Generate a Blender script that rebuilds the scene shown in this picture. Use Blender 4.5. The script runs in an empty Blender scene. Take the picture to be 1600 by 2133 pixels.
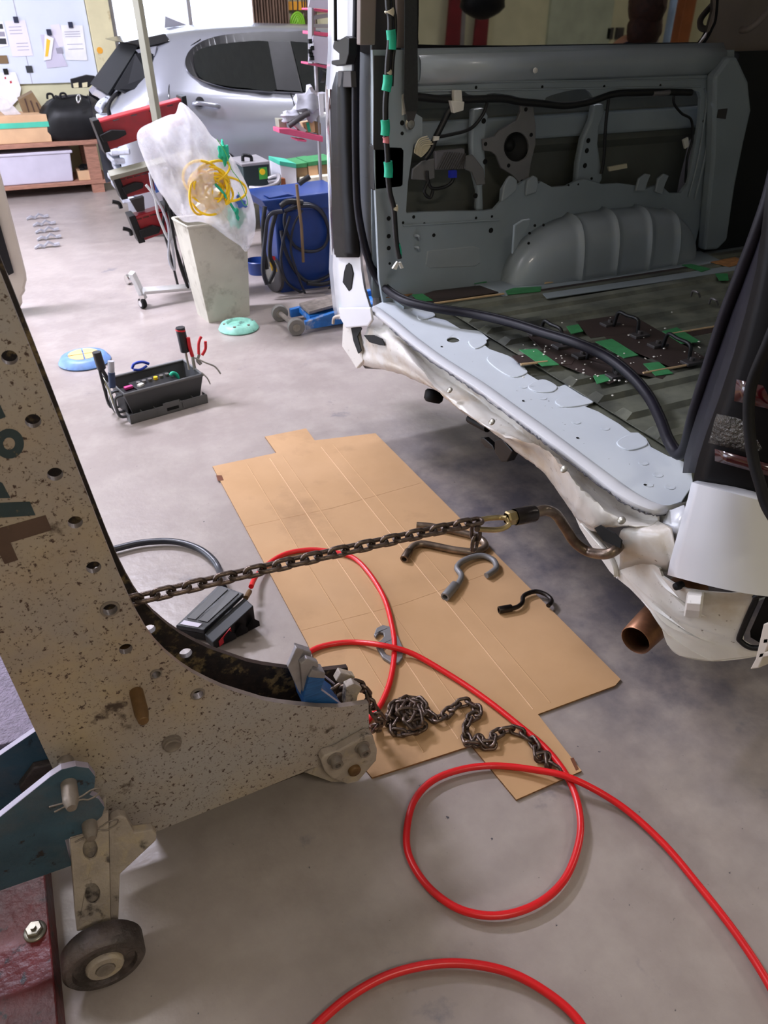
import bpy, bmesh, math, random
from mathutils import Vector, Matrix
random.seed(7)
PI = math.pi
sc = bpy.context.scene
C = sc.collection
# ---------------------------------------------------------------- camera
F_PX = 1540.0; PITCH = math.radians(34); YAW = math.radians(25); EYE = 1.55
cd = bpy.data.cameras.new('camera'); cam = bpy.data.objects.new('camera', cd); C.objects.link(cam)
cam.location = (0, 0, EYE); cam.rotation_euler = (PI/2-PITCH, 0, -YAW)
cd.sensor_fit = 'HORIZONTAL'; cd.sensor_width = 36; cd.lens = 36*F_PX/1600
cd.clip_start = .02; cd.clip_end = 200
cd.dof.use_dof = True; cd.dof.focus_distance = 1.7; cd.dof.aperture_fstop = 12
sc.camera = cam
# ---------------------------------------------------------------- light
def lin(c):
    return tuple((v/255/12.92 if v/255 <= .04045 else ((v/255+.055)/1.055)**2.4) for v in c)
w = bpy.data.worlds.new('sky'); sc.world = w; w.use_nodes = True
bg = w.node_tree.nodes['Background']; bg.inputs[0].default_value = (.78, .83, 1.0, 1); bg.inputs[1].default_value = 6
def area(name, loc, rot, sx, sy, power, col=(1, 1, 1), portal=False):
    l = bpy.data.lights.new(name, 'AREA'); l.shape = 'RECTANGLE'; l.size = sx; l.size_y = sy
    l.energy = power; l.color = col
    if portal: l.cycles.is_portal = True
    o = bpy.data.objects.new(name, l); C.objects.link(o); o.location = loc; o.rotation_euler = rot
    return o
RX0, RX1, RY0, RY1, RZ = -4.2, 9.0, -3.4, 9.4, 3.7
WIN = (1.30, 2.95, 1.20, 2.9)          # window in the back wall: x0 x1 z0 z1
DOOR = (3.4, 8.9, 0.0, 3.2)            # open shutter doorway in the left wall: y0 y1 z0 z1
area('window_portal', ((WIN[0]+WIN[1])/2, RY1+.02, (WIN[2]+WIN[3])/2), (-PI/2, 0, 0), WIN[1]-WIN[0], WIN[3]-WIN[2], 1, portal=True)
area('doorway_portal', (RX0-.02, (DOOR[0]+DOOR[1])/2, DOOR[3]/2), (0, -PI/2, 0), DOOR[3], DOOR[1]-DOOR[0], 1, portal=True)
TUBES = [(-.6, 5.2, 95, (.82, .82, 1.0)), (3.0, 5.6, 26, (.88, .88, 1.0)), (-1.4, 2.8, 14, (.95, .93, 1.0)), (3.4, 3.9, 6, (.9, .9, 1.0)), (5.6, .2, 20, (1, .95, .86)), (.4, -1.6, 11, (1, .9, .78))]
for tx, ty, tp, tc_ in TUBES:
    area('tube_light', (tx, ty, RZ-.16), (0, 0, 0), 1.2, .28, tp*3, tc_)
sc.view_settings.view_transform = 'Standard'; sc.view_settings.look = 'None'
sc.view_settings.gamma = 1; sc.view_settings.use_curve_mapping = False
sc.view_settings.exposure = 0.2
# ---------------------------------------------------------------- pixel -> point helpers
_fw = (math.sin(YAW), math.cos(YAW)); _rt = (math.cos(YAW), -math.sin(YAW))
def ray(px, py):
    a = (px-800)/F_PX; b = -(py-1066.5)/F_PX
    h = math.cos(PITCH)+b*math.sin(PITCH); z = -math.sin(PITCH)+b*math.cos(PITCH)
    return (h*_fw[0]+a*_rt[0], h*_fw[1]+a*_rt[1], z)
def at(px, py, x=None, y=None, z=None):
    d = ray(px, py)
    t = (z-EYE)/d[2] if z is not None else (x/d[0] if x is not None else y/d[1])
    return Vector((d[0]*t, d[1]*t, EYE+d[2]*t))
def ats(pts, **k): return [at(p[0], p[1], **k) for p in pts]
# ---------------------------------------------------------------- materials
def mat(name, col, rough=.5, metal=0., var=.06, vs=6., bump=0., bs=60., spots=(), coat=0., spec=.5, trans=0., alpha=1., emit=None, stretch=None):
    """col 0-255 sRGB albedo; var = mottling; spots = (colour, scale, amount 0-1, softness) layers of dirt, rust or chips"""
    m = bpy.data.materials.new(name); m.use_nodes = True; nt = m.node_tree; N = nt.nodes; L = nt.links
    b = N['Principled BSDF']; c = lin(col)
    b.inputs['Roughness'].default_value = rough; b.inputs['Metallic'].default_value = metal
    b.inputs['Specular IOR Level'].default_value = spec; b.inputs['Coat Weight'].default_value = coat
    b.inputs['Coat Roughness'].default_value = .08
    if trans: b.inputs['Transmission Weight'].default_value = trans
    if alpha < 1: b.inputs['Alpha'].default_value = alpha
    tc = N.new('ShaderNodeTexCoord'); co = tc.outputs['Object']
    if stretch:
        mp = N.new('ShaderNodeMapping'); mp.inputs['Scale'].default_value = stretch; L.new(co, mp.inputs[0]); co = mp.outputs[0]
    n = N.new('ShaderNodeTexNoise'); n.inputs['Scale'].default_value = vs; n.inputs['Detail'].default_value = 6; L.new(co, n.inputs['Vector'])
    r = N.new('ShaderNodeValToRGB'); r.color_ramp.elements[0].position = .3; r.color_ramp.elements[1].position = .7
    r.color_ramp.elements[0].color = tuple(max(0, v*(1-var*2)) for v in c)+(1,); r.color_ramp.elements[1].color = tuple(min(1, v*(1+var*2)) for v in c)+(1,)
    L.new(n.outputs[0], r.inputs[0]); out = r.outputs[0]
    for i, s in enumerate(spots):
        sc_, ss, amt, soft = s[:4]
        n2 = N.new('ShaderNodeTexNoise'); n2.inputs['Scale'].default_value = ss; n2.inputs['Detail'].default_value = 9; n2.inputs['Roughness'].default_value = .62
        mp = N.new('ShaderNodeMapping'); mp.inputs['Location'].default_value = (i*3.7+1.3, i*1.9, i*5.1); L.new(co, mp.inputs[0]); L.new(mp.outputs[0], n2.inputs['Vector'])
        r2 = N.new('ShaderNodeValToRGB'); t = .72-.42*amt
        r2.color_ramp.elements[0].position = max(0, t-soft); r2.color_ramp.elements[1].position = min(1, t+soft)
        L.new(n2.outputs[0], r2.inputs[0])
        mx = N.new('ShaderNodeMix'); mx.data_type = 'RGBA'; L.new(r2.outputs[0], mx.inputs[0]); L.new(out, mx.inputs[6]); mx.inputs[7].default_value = lin(sc_)+(1,)
        out = mx.outputs[2]
    L.new(out, b.inputs['Base Color'])
    if bump:
        n3 = N.new('ShaderNodeTexNoise'); n3.inputs['Scale'].default_value = bs; n3.inputs['Detail'].default_value = 4; L.new(co, n3.inputs['Vector'])
        bp = N.new('ShaderNodeBump'); bp.inputs['Strength'].default_value = bump; bp.inputs['Distance'].default_value = .01
        L.new(n3.outputs[0], bp.inputs['Height']); L.new(bp.outputs[0], b.inputs['Normal'])
    if emit:
        b.inputs['Emission Color'].default_value = lin(emit[0])+(1,); b.inputs['Emission Strength'].default_value = emit[1]
    return m
M = {}
def mm(k, *a, **kw): M[k] = mat(k, *a, **kw)
mm('wall_cream', (205, 200, 165), .8, var=.04)
mm('ceiling', (200, 200, 195), .9)
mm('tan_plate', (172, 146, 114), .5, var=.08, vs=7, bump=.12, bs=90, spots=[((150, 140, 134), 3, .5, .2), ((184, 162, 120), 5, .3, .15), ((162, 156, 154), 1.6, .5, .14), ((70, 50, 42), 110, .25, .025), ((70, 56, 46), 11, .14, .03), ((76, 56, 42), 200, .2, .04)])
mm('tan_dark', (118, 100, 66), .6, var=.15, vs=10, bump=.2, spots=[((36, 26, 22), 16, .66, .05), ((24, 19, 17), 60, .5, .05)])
mm('rust_edge', (52, 38, 32), .6, var=.2, vs=20, bump=.2)
mm('plate_edge', (132, 120, 112), .45, .3, var=.15, vs=20)
mm('stencil_blue', (44, 60, 66), .55, var=.1, vs=30, spots=[((110, 98, 74), 60, .18, .03)])
mm('stencil_brown', (86, 66, 56), .6, var=.12, vs=20, spots=[((120, 100, 74), 50, .15, .04)])
mm('blue_steel', (58, 86, 104), .55, var=.12, vs=8, bump=.25, bs=50, spots=[((88, 92, 98), 6, .3, .12), ((40, 36, 38), 30, .2, .03)])
mm('lav_edge', (168, 160, 180), .5, var=.06, vs=20)
mm('lilac_plate', (120, 108, 128), .6, var=.1, vs=60, bump=.5, bs=150)
mm('grey_cast', (160, 148, 138), .6, var=.12, vs=12, bump=.35, bs=70, spots=[((172, 156, 130), 14, .25, .08), ((74, 66, 62), 26, .2, .05)])
mm('dark_cast', (84, 74, 72), .5, .2, var=.2, vs=14, bump=.5, bs=60, spots=[((50, 44, 42), 12, .4, .1)])
mm('chain_steel', (96, 82, 74), .36, .75, var=.25, vs=40, bump=.2, bs=150)
mm('rod_steel', (138, 122, 108), .34, .75, var=.2, vs=12, bump=.1, bs=120, spots=[((70, 54, 44), 9, .4, .15)])
mm('rod_dark', (44, 38, 36), .3, .6, var=.2, vs=20, bump=.15)
mm('zinc_gold', (176, 156, 112), .3, .8, var=.15, vs=20)
mm('rusty_pin', (112, 84, 52), .5, .4, var=.2, vs=20, bump=.2)
mm('bolt_grey', (136, 126, 118), .5, .4, var=.15, vs=30, bump=.2)
mm('bolt_zinc', (150, 146, 136), .35, .8, var=.1, vs=30)
mm('red_plate', (112, 24, 24), .45, var=.2, vs=5, bump=.3, bs=50, spots=[((70, 30, 32), 5, .45, .14), ((96, 84, 88), 7, .28, .1), ((30, 24, 24), 30, .25, .04)])
mm('red_hose', (208, 24, 30), .32, var=.03, vs=10)
mm('cardboard', (190, 152, 112), .8, var=.04, vs=4, spots=[((174, 136, 94), 2.2, .5, .25), ((148, 114, 80), 3, .12, .12)])
mm('card_edge', (128, 92, 58), .9, var=.2, vs=80)
mm('card_stain', (104, 60, 38), .9)
mm('card_light', (200, 162, 125), .85, var=.05)
mm('black_rubber', (16, 15, 17), .6, var=.1, spec=.2)
mm('seal_rubber', (19, 17, 26), .5, var=.15, vs=20, spec=.22)
mm('black_plastic', (17, 17, 19), .45, var=.15, vs=15, spec=.3)
mm('hatch_dark', (14, 15, 17), .5, var=.05, spec=.1)
mm('pump_black', (34, 37, 44), .4, var=.25, vs=14, bump=.2, spots=[((90, 95, 104), 8, .18, .1)])
mm('hose_black', (32, 33, 42), .35, var=.1)
mm('white_paper', (228, 226, 232), .7)
mm('red_paint', (176, 24, 38), .4, var=.08)
mm('jaw_blue', (34, 84, 140), .5, var=.12, vs=40, stretch=(1, 1, 6))
mm('jaw_grey', (150, 144, 146), .5, .3, var=.12, vs=20, bump=.2)
mm('van_white', (206, 207, 212), .28, var=.01, coat=.6)
mm('van_white_dirty', (204, 200, 194), .35, var=.03, coat=.3, bump=.03, bs=12, spots=[((170, 150, 122), 5, .2, .12), ((110, 98, 88), 60, .12, .03)])
mm('van_primer', (206, 213, 220), .45, var=.02, spots=[((60, 60, 62), 45, .04, .015)])
mm('van_inner', (142, 152, 158), .42, var=.04, vs=4, coat=.15)
mm('van_beam', (150, 158, 163), .3, var=.03, coat=.3)
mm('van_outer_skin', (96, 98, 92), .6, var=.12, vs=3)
mm('van_floor', (112, 114, 100), .4, var=.12, vs=5, spots=[((70, 72, 66), 7, .4, .15), ((46, 48, 46), 3.3, .3, .1)])
mm('floor_strip', (56, 44, 40), .5, var=.1)
mm('tape_green', (56, 130, 78), .6, var=.08, vs=30)
mm('tape_teal', (30, 178, 140), .6, var=.12, vs=30)
mm('tape_teal_dusty', (70, 178, 150), .6)
mm('sealant', (70, 68, 74), .7, var=.3, vs=80)
mm('grey_trim', (126, 114, 108), .6, var=.05)
mm('dark_trim', (58, 54, 54), .6, var=.1)
mm('belt', (40, 42, 42), .8, var=.1, vs=100)
mm('wire_black', (18, 17, 18), .45, var=.1)
mm('wire_cream', (206, 196, 168), .5)
mm('connector_white', (222, 218, 208), .5)
mm('blue_plug', (28, 40, 170), .5)
mm('pink_wrap', (205, 120, 124), .7)
mm('bracket_grey', (118, 116, 116), .45, .2, var=.08)
mm('module_grey', (128, 124, 126), .4, .5, var=.1)
mm('speaker_cone', (22, 22, 22), .7)
mm('dark_hole', (8, 8, 8), .9, var=0)
mm('lamp_black', (8, 7, 8), .45, var=.02, coat=0, spec=.15)
mm('lamp_red', (48, 6, 10), .15, coat=.5)
mm('lamp_clear', (70, 68, 64), .25, .6, var=.3, vs=40, bump=1., bs=160)
mm('chrome', (230, 230, 232), .1, 1.)
mm('exhaust', (150, 106, 78), .38, .7, var=.25, vs=14, spots=[((96, 66, 52), 9, .4, .2)])
mm('rust_soft', (160, 112, 66), .8, var=.2, vs=30)
mm('seam_line', (200, 170, 130), .6)
mm('silver_paint', (160, 162, 172), .28, .75, var=.01, coat=.8)
mm('silver_bare', (200, 204, 216), .3, .3, var=.15, vs=14, bump=.2, bs=30, spots=[((40, 42, 50), 14, .25, .03)])
mm('car_black', (18, 18, 20), .25, coat=.4)
mm('car_glass', (12, 16, 16), .03, spec=.9)
mm('white_plastic', (222, 222, 228), .45, var=.03)
mm('bin_grey', (190, 186, 172), .5, var=.06, vs=5, spots=[((140, 132, 118), 8, .22, .1)])
mm('white_enamel', (212, 212, 212), .4, var=.04)
mm('olive_bar', (140, 138, 122), .5, var=.06)
mm('lamp_housing_red', (140, 14, 28), .4, var=.08, vs=20)
mm('yellow_rope', (250, 200, 20), .5, var=.08)
mm('pale_rag', (226, 218, 196), .7, var=.1, vs=20)
mm('blue_film', (70, 110, 190), .5, var=.1)
mm('tray_grey', (66, 67, 69), .55, var=.06)
mm('tray_light', (98, 98, 98), .55, var=.06)
mm('grip_black', (24, 24, 27), .45)
mm('grip_red', (196, 28, 40), .4)
mm('grip_blue', (30, 50, 84), .45)
mm('tool_steel', (150, 146, 140), .35, .8, var=.1)
mm('bright_blue', (28, 60, 170), .4)
mm('magenta', (200, 60, 130), .5)
mm('dish_blue', (104, 138, 190), .45, var=.12, vs=20, spots=[((70, 66, 60), 16, .15, .04)])
mm('dish_green', (128, 186, 166), .45, var=.12, vs=20, spots=[((60, 80, 76), 14, .2, .04)])
mm('wood_pale', (226, 188, 120), .6, var=.05)
mm('wood_bench', (158, 112, 92), .6, var=.12, vs=14, stretch=(1, 6, 6))
mm('wood_dark', (66, 44, 34), .7, var=.1)
mm('whiteboard', (208, 214, 226), .3, var=.01)
mm('paper_lilac', (220, 214, 228), .7, var=.01)
mm('ink_grey', (150, 146, 160), .8)
mm('clip_navy', (22, 26, 56), .5)
mm('yellow_card', (232, 186, 50), .6)
mm('crate_lilac', (196, 190, 204), .45, var=.03)
mm('curtain', (112, 88, 72), .9, var=.1)
mm('curtain_dark', (64, 48, 42), .9)
mm('pillar_cream', (206, 196, 158), .7, var=.04, spots=[((176, 156, 116), 6, .15, .05)])
mm('hose_green', (120, 176, 40), .5)
mm('yellow_level', (226, 156, 40), .5)
mm('pink_rack', (214, 84, 120), .45, var=.05)
mm('rack_grey', (150, 146, 148), .4, .3)
mm('sheet_lilac', (196, 190, 208), .6, var=.03)
mm('cart_blue', (16, 52, 118), .4, var=.1, vs=5)
mm('jack_blue', (36, 110, 186), .45, var=.12, vs=14, spots=[((190, 186, 180), 9, .25, .08)])
mm('charger_dark', (34, 48, 50), .5, var=.05)
mm('label_green', (70, 170, 66), .5)
mm('wheel_grey', (120, 116, 110), .5, var=.1)
mm('bag_grey', (176, 176, 184), .5, var=.1, vs=14)
mm('oldwood', (120, 96, 66), .7, var=.1)
mm('bumper_cream', (188, 178, 166), .4, var=.03)
mm('skin', (206, 150, 120), .6)
mm('hair_red', (60, 30, 20), .7, var=.2, vs=40)
mm('shirt_navy', (28, 38, 60), .8)
mm('pipe_blue', (130, 150, 175), .4)
mm('door_cream', (176, 182, 160), .7)
mm('red_cloth', (110, 22, 30), .8, var=.15)
mm('orange_box', (150, 84, 44), .6, var=.1)
mm('steel_bracket', (168, 168, 176), .4, .5, var=.2, vs=30)
mm('tube_glow', (255, 255, 255), .5, emit=((255, 246, 230), 6))
mm('ink_dark', (40, 42, 48), .6)
# translucent plastic film, clear glass, tinted glass
def film():
    m = bpy.data.materials.new('bag_film'); m.use_nodes = True; N = m.node_tree.nodes; L = m.node_tree.links
    out = N['Material Output']; b = N['Principled BSDF']; b.inputs['Base Color'].default_value = (.86, .84, .88, 1); b.inputs['Roughness'].default_value = .25
    tl = N.new('ShaderNodeBsdfTranslucent'); tl.inputs[0].default_value = (.85, .84, .88, 1)
    tr = N.new('ShaderNodeBsdfTransparent'); m1 = N.new('ShaderNodeMixShader'); m2 = N.new('ShaderNodeMixShader')
    m1.inputs[0].default_value = .4; L.new(b.outputs[0], m1.inputs[1]); L.new(tl.outputs[0], m1.inputs[2])
    n = N.new('ShaderNodeTexNoise'); n.inputs['Scale'].default_value = 6; n.inputs['Detail'].default_value = 5
    tc = N.new('ShaderNodeTexCoord'); L.new(tc.outputs['Object'], n.inputs['Vector'])
    rp = N.new('ShaderNodeMapRange'); rp.inputs[1].default_value = .35; rp.inputs[2].default_value = .65; rp.inputs[3].default_value = .34; rp.inputs[4].default_value = .74
    L.new(n.outputs[0], rp.inputs[0]); L.new(rp.outputs[0], m2.inputs[0])
    L.new(m1.outputs[0], m2.inputs[1]); L.new(tr.outputs[0], m2.inputs[2]); L.new(m2.outputs[0], out.inputs[0])
    M['bag_film'] = m
film()
def glass(name, tint, refl):
    m = bpy.data.materials.new(name); m.use_nodes = True; N = m.node_tree.nodes; L = m.node_tree.links
    out = N['Material Output']; N.remove(N['Principled BSDF'])
    g = N.new('ShaderNodeBsdfGlossy'); g.inputs['Roughness'].default_value = .02; tr = N.new('ShaderNodeBsdfTransparent'); tr.inputs[0].default_value = tint+(1,)
    mx = N.new('ShaderNodeMixShader'); mx.inputs[0].default_value = refl
    L.new(tr.outputs[0], mx.inputs[1]); L.new(g.outputs[0], mx.inputs[2]); L.new(mx.outputs[0], out.inputs[0]); M[name] = m
glass('tinted_glass', (.04, .045, .045), .42)
glass('clear_glass', (.9, .92, .95), .05)
# concrete floor
def concrete():
    m = mat('concrete', (156, 145, 140), .32, var=.035, vs=2.2, bump=.12, bs=35, spec=.45,
            spots=[((140, 129, 123), 1.4, .5, .25), ((168, 158, 151), 7, .25, .2), ((90, 92, 104), 3.3, .08, .05), ((58, 58, 66), 45, .03, .02)])
    nt = m.node_tree; N = nt.nodes; L = nt.links; b = N['Principled BSDF']
    # oil-stained patch beside and under the van
    tc = N.new('ShaderNodeNewGeometry'); sp = N.new('ShaderNodeSeparateXYZ'); L.new(tc.outputs['Position'], sp.inputs[0])
    a = N.new('ShaderNodeMapRange'); a.inputs[1].default_value = .75; a.inputs[2].default_value = 1.35; L.new(sp.outputs[0], a.inputs[0])
    c2 = N.new('ShaderNodeMapRange'); c2.inputs[1].default_value = 3.0; c2.inputs[2].default_value = 2.2; L.new(sp.outputs[1], c2.inputs[0])
    d2 = N.new('ShaderNodeMapRange'); d2.inputs[1].default_value = .35; d2.inputs[2].default_value = .95; L.new(sp.outputs[1], d2.inputs[0])
    n = N.new('ShaderNodeTexNoise'); n.inputs['Scale'].default_value = 5; n.inputs['Detail'].default_value = 8; n.inputs['Roughness'].default_value = .65; L.new(tc.outputs['Position'], n.inputs['Vector'])
    nr = N.new('ShaderNodeMapRange'); nr.inputs[1].default_value = .36; nr.inputs[2].default_value = .62; L.new(n.outputs[0], nr.inputs[0])
    f1 = N.new('ShaderNodeMath'); f1.operation = 'MULTIPLY'; L.new(a.outputs[0], f1.inputs[0]); L.new(c2.outputs[0], f1.inputs[1])
    f2 = N.new('ShaderNodeMath'); f2.operation = 'MULTIPLY'; L.new(f1.outputs[0], f2.inputs[0]); L.new(d2.outputs[0], f2.inputs[1])
    f3 = N.new('ShaderNodeMath'); f3.operation = 'MULTIPLY'; L.new(f2.outputs[0], f3.inputs[0]); L.new(nr.outputs[0], f3.inputs[1])
    f4 = N.new('ShaderNodeMath'); f4.operation = 'MULTIPLY'; f4.inputs[1].default_value = .75; L.new(f3.outputs[0], f4.inputs[0])
    src = b.inputs['Base Color'].links[0].from_socket
    mx = N.new('ShaderNodeMix'); mx.data_type = 'RGBA'; L.new(f4.outputs[0], mx.inputs[0]); L.new(src, mx.inputs[6]); mx.inputs[7].default_value = lin((70, 70, 86))+(1,)
    L.new(mx.outputs[2], b.inputs['Base Color'])
    M['concrete'] = m
concrete()
# ---------------------------------------------------------------- object helpers
WL = {}
def tag(o, label=None, cat=None, group=None, kind=None):
    if label: o['label'] = label
    if cat: o['category'] = cat
    if group: o['group'] = group
    if kind: o['kind'] = kind
    return o
def thing(name, label, cat, loc=(0, 0, 0), group=None):
    o = bpy.data.objects.new(name, None); C.objects.link(o); o.location = loc; o.empty_display_size = .1
    WL[o.name] = Vector(loc); return tag(o, label, cat, group)
def link(name, me, m, parent=None, smooth=False, bevel=0., solid=0., sub=0, ang=40):
    """link a mesh given in room coordinates; its origin goes to the bottom centre of its box"""
    vs = me.vertices
    xs = [v.co.x for v in vs]; ys = [v.co.y for v in vs]; zs = [v.co.z for v in vs]
    o0 = Vector(((min(xs)+max(xs))/2, (min(ys)+max(ys))/2, min(zs)))
    me.transform(Matrix.Translation(-o0))
    me.name = name; me.materials.clear(); me.materials.append(M[m])
    o = bpy.data.objects.new(name, me); C.objects.link(o); WL[o.name] = o0
    if parent is not None: o.parent = parent; o.location = o0-WL[parent.name]
    else: o.location = o0
    for p in me.polygons: p.use_smooth = bool(smooth)
    if smooth: me.set_sharp_from_angle(angle=math.radians(48))
    if solid:
        s = o.modifiers.new('solid', 'SOLIDIFY'); s.thickness = solid; s.offset = 0
    if bevel:
        s = o.modifiers.new('bevel', 'BEVEL'); s.width = bevel; s.segments = 2; s.limit_method = 'ANGLE'; s.angle_limit = math.radians(ang)
    if sub:
        s = o.modifiers.new('sub', 'SUBSURF'); s.levels = sub; s.render_levels = sub
    return o
class B:
    """collects shapes into one mesh"""
    def __init__(s): s.bm = bmesh.new()
    def done(s, name, m, parent=None, **k):
        me = bpy.data.meshes.new(name); bmesh.ops.recalc_face_normals(s.bm, faces=s.bm.faces) ; s.bm.to_mesh(me); s.bm.free()
        return link(name, me, m, parent, **k)
    def face(s, pts):
        return s.bm.faces.new([s.bm.verts.new(p) for p in pts])
    def box(s, x0, x1, y0, y1, z0, z1, rz=0, pivot=None, mtx=None):
        c = [Vector((x, y, z)) for z in (z0, z1) for x, y in ((x0, y0), (x1, y0), (x1, y1), (x0, y1))]
        if rz:
            pv = Vector(pivot) if pivot else Vector(((x0+x1)/2, (y0+y1)/2, 0)); R = Matrix.Rotation(rz, 3, 'Z'); c = [R@(v-pv)+pv for v in c]
        if mtx is not None: c = [mtx@v for v in c]
        v = [s.bm.verts.new(p) for p in c]
        for f in ((0, 3, 2, 1), (4, 5, 6, 7), (0, 1, 5, 4), (1, 2, 6, 5), (2, 3, 7, 6), (3, 0, 4, 7)): s.bm.faces.new([v[i] for i in f])
        return s
    def prism(s, pts, vec):
        vec = Vector(vec); a = [s.bm.verts.new(p) for p in pts]; b = [s.bm.verts.new(Vector(p)+vec) for p in pts]; n = len(a)
        s.bm.faces.new(a); s.bm.faces.new(b[::-1])
        for i in range(n): s.bm.faces.new((a[i], b[i], b[(i+1) % n], a[(i+1) % n]))
        return s
    def cyl(s, p0, p1, r0, r1=None, seg=20, cap=True):
        r1 = r0 if r1 is None else r1
        s.sweep([p0, p1], [r0, r1], seg, cap); return s
    def sweep(s, pts, r, seg=10, cap=True, closed=False, flat=None, up=None):
        pts = [Vector(p) for p in pts]; n = len(pts)
        if not isinstance(r, (list, tuple)): r = [r]*n
        T = []
        for i in range(n):
            if closed: t = pts[(i+1) % n]-pts[i-1]
            else: t = pts[min(i+1, n-1)]-pts[max(i-1, 0)]
            T.append(t.normalized() if t.length > 1e-9 else Vector((0, 0, 1)))
        u = Vector(up) if up else (Vector((0, 0, 1)) if abs(T[0].z) < .9 else Vector((1, 0, 0)))
        u = (u-T[0]*u.dot(T[0])).normalized(); rings = []
        for i in range(n):
            u = u-T[i]*u.dot(T[i])
            u = u.normalized() if u.length > 1e-6 else T[i].orthogonal().normalized()
            v = T[i].cross(u); fl = flat or 1
            rings.append([s.bm.verts.new(pts[i]+(u*math.cos(2*PI*k/seg)*fl+v*math.sin(2*PI*k/seg))*r[i]) for k in range(seg)])
        m = n if closed else n-1
        for i in range(m):
            a, b = rings[i], rings[(i+1) % n]
            off = 0
            if closed and i == n-1:
                off = min(range(seg), key=lambda q: (a[0].co-b[q].co).length)
            for k in range(seg): s.bm.faces.new((a[k], a[(k+1) % seg], b[(k+1+off) % seg], b[(k+off) % seg]))
        if cap and not closed: s.bm.faces.new(rings[0][::-1]); s.bm.faces.new(rings[-1])
        return s
    def lathe(s, prof, c, axis=(0, 0, 1), seg=32):
        """prof = [(radius, along)]"""
        ax = Vector(axis).normalized(); u = ax.orthogonal().normalized(); v = ax.cross(u); c = Vector(c); R = []
        for (r, h) in prof: R.append([s.bm.verts.new(c+ax*h+(u*math.cos(2*PI*k/seg)+v*math.sin(2*PI*k/seg))*max(r, 1e-5)) for k in range(seg)])
        for a, b in zip(R, R[1:]):
            for k in range(seg): s.bm.faces.new((a[k], a[(k+1) % seg], b[(k+1) % seg], b[k]))
        return s
    def grid(s, rows, closed=False):
        R = [[s.bm.verts.new(p) for p in r] for r in rows]; n = len(R[0])
        for a, b in zip(R, R[1:]):
            for k in range(n if closed else n-1): s.bm.faces.new((a[k], a[(k+1) % n], b[(k+1) % n], b[k]))
        return s
def spline(pts, n=8, closed=False):
    """Catmull-Rom through the points"""
    P = [Vector(p) for p in pts]; out = []; m = len(P)
    rng = range(m) if closed else range(m-1)
    for i in rng:
        if closed: p0, p1, p2, p3 = P[i-1], P[i], P[(i+1) % m], P[(i+2) % m]
        else: p0, p1, p2, p3 = P[max(i-1, 0)], P[i], P[i+1], P[min(i+2, m-1)]
        for k in range(n):
            t = k/n; out.append(.5*((2*p1)+(p2-p0)*t+(2*p0-5*p1+4*p2-p3)*t*t+(3*p1-p0-3*p2+p3)*t**3))
    if not closed: out.append(P[-1])
    return out
def tube(name, pts, r, m, parent=None, n=8, seg=10, closed=False, **k):
    b = B(); b.sweep(spline(pts, n, closed) if len(pts) > 2 else pts, r, seg, closed=closed, **k); return b.done(name, m, parent, smooth=True)
def cutplate(outer, holes, th, fmap, bev=0.):
    """flat plate with holes: outer and holes in 2D, th thickness, fmap(a, b, t) -> point; returns a mesh"""
    cu = bpy.data.curves.new('p', 'CURVE'); cu.dimensions = '2D'; cu.fill_mode = 'BOTH'; cu.extrude = th/2
    for pl in [outer]+list(holes):
        s = cu.splines.new('POLY'); s.points.add(len(pl)-1); s.use_cyclic_u = True
        for i, p in enumerate(pl): s.points[i].co = (p[0], p[1], 0, 1)
    o = bpy.data.objects.new('p', cu); C.objects.link(o)
    dg = bpy.context.evaluated_depsgraph_get(); me = bpy.data.meshes.new_from_object(o.evaluated_get(dg))
    bpy.data.objects.remove(o); bpy.data.curves.remove(cu)
    bm = bmesh.new(); bm.from_mesh(me); bmesh.ops.remove_doubles(bm, verts=bm.verts, dist=1e-6)
    for v in bm.verts: v.co = fmap(v.co.x, v.co.y, v.co.z)
    bmesh.ops.recalc_face_normals(bm, faces=bm.faces); bm.to_mesh(me); bm.free(); return me
def circ(cx, cy, r, n=24, ry=None): return [(cx+r*math.cos(2*PI*k/n), cy+(ry or r)*math.sin(2*PI*k/n)) for k in range(n)]
def onY(y): return lambda a, b, t: Vector((a, y+t, b))
def onX(x): return lambda a, b, t: Vector((x+t, a, b))
def onZ(z): return lambda a, b, t: Vector((a, b, z+t))
def pxY(pts, y): return [(v.x, v.z) for v in ats(pts, y=y)]
def pxX(pts, x): return [(v.y, v.z) for v in ats(pts, x=x)]
def pxZ(pts, z): return [(v.x, v.y) for v in ats(pts, z=z)]
def clone(o, parent=None, loc=None):
    c = o.copy(); C.objects.link(c); WL[c.name] = Vector(loc) if loc is not None else WL[o.name].copy()
    if parent is not None: c.parent = parent
    if loc is not None: c.location = loc
    for ch in list(o.children): clone(ch, c)
    return c
def shell(bm_rows, name, m, parent, th=.004, **k):
    b = B(); b.grid(bm_rows); return b.done(name, m, parent, smooth=True, solid=th, **k)
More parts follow.
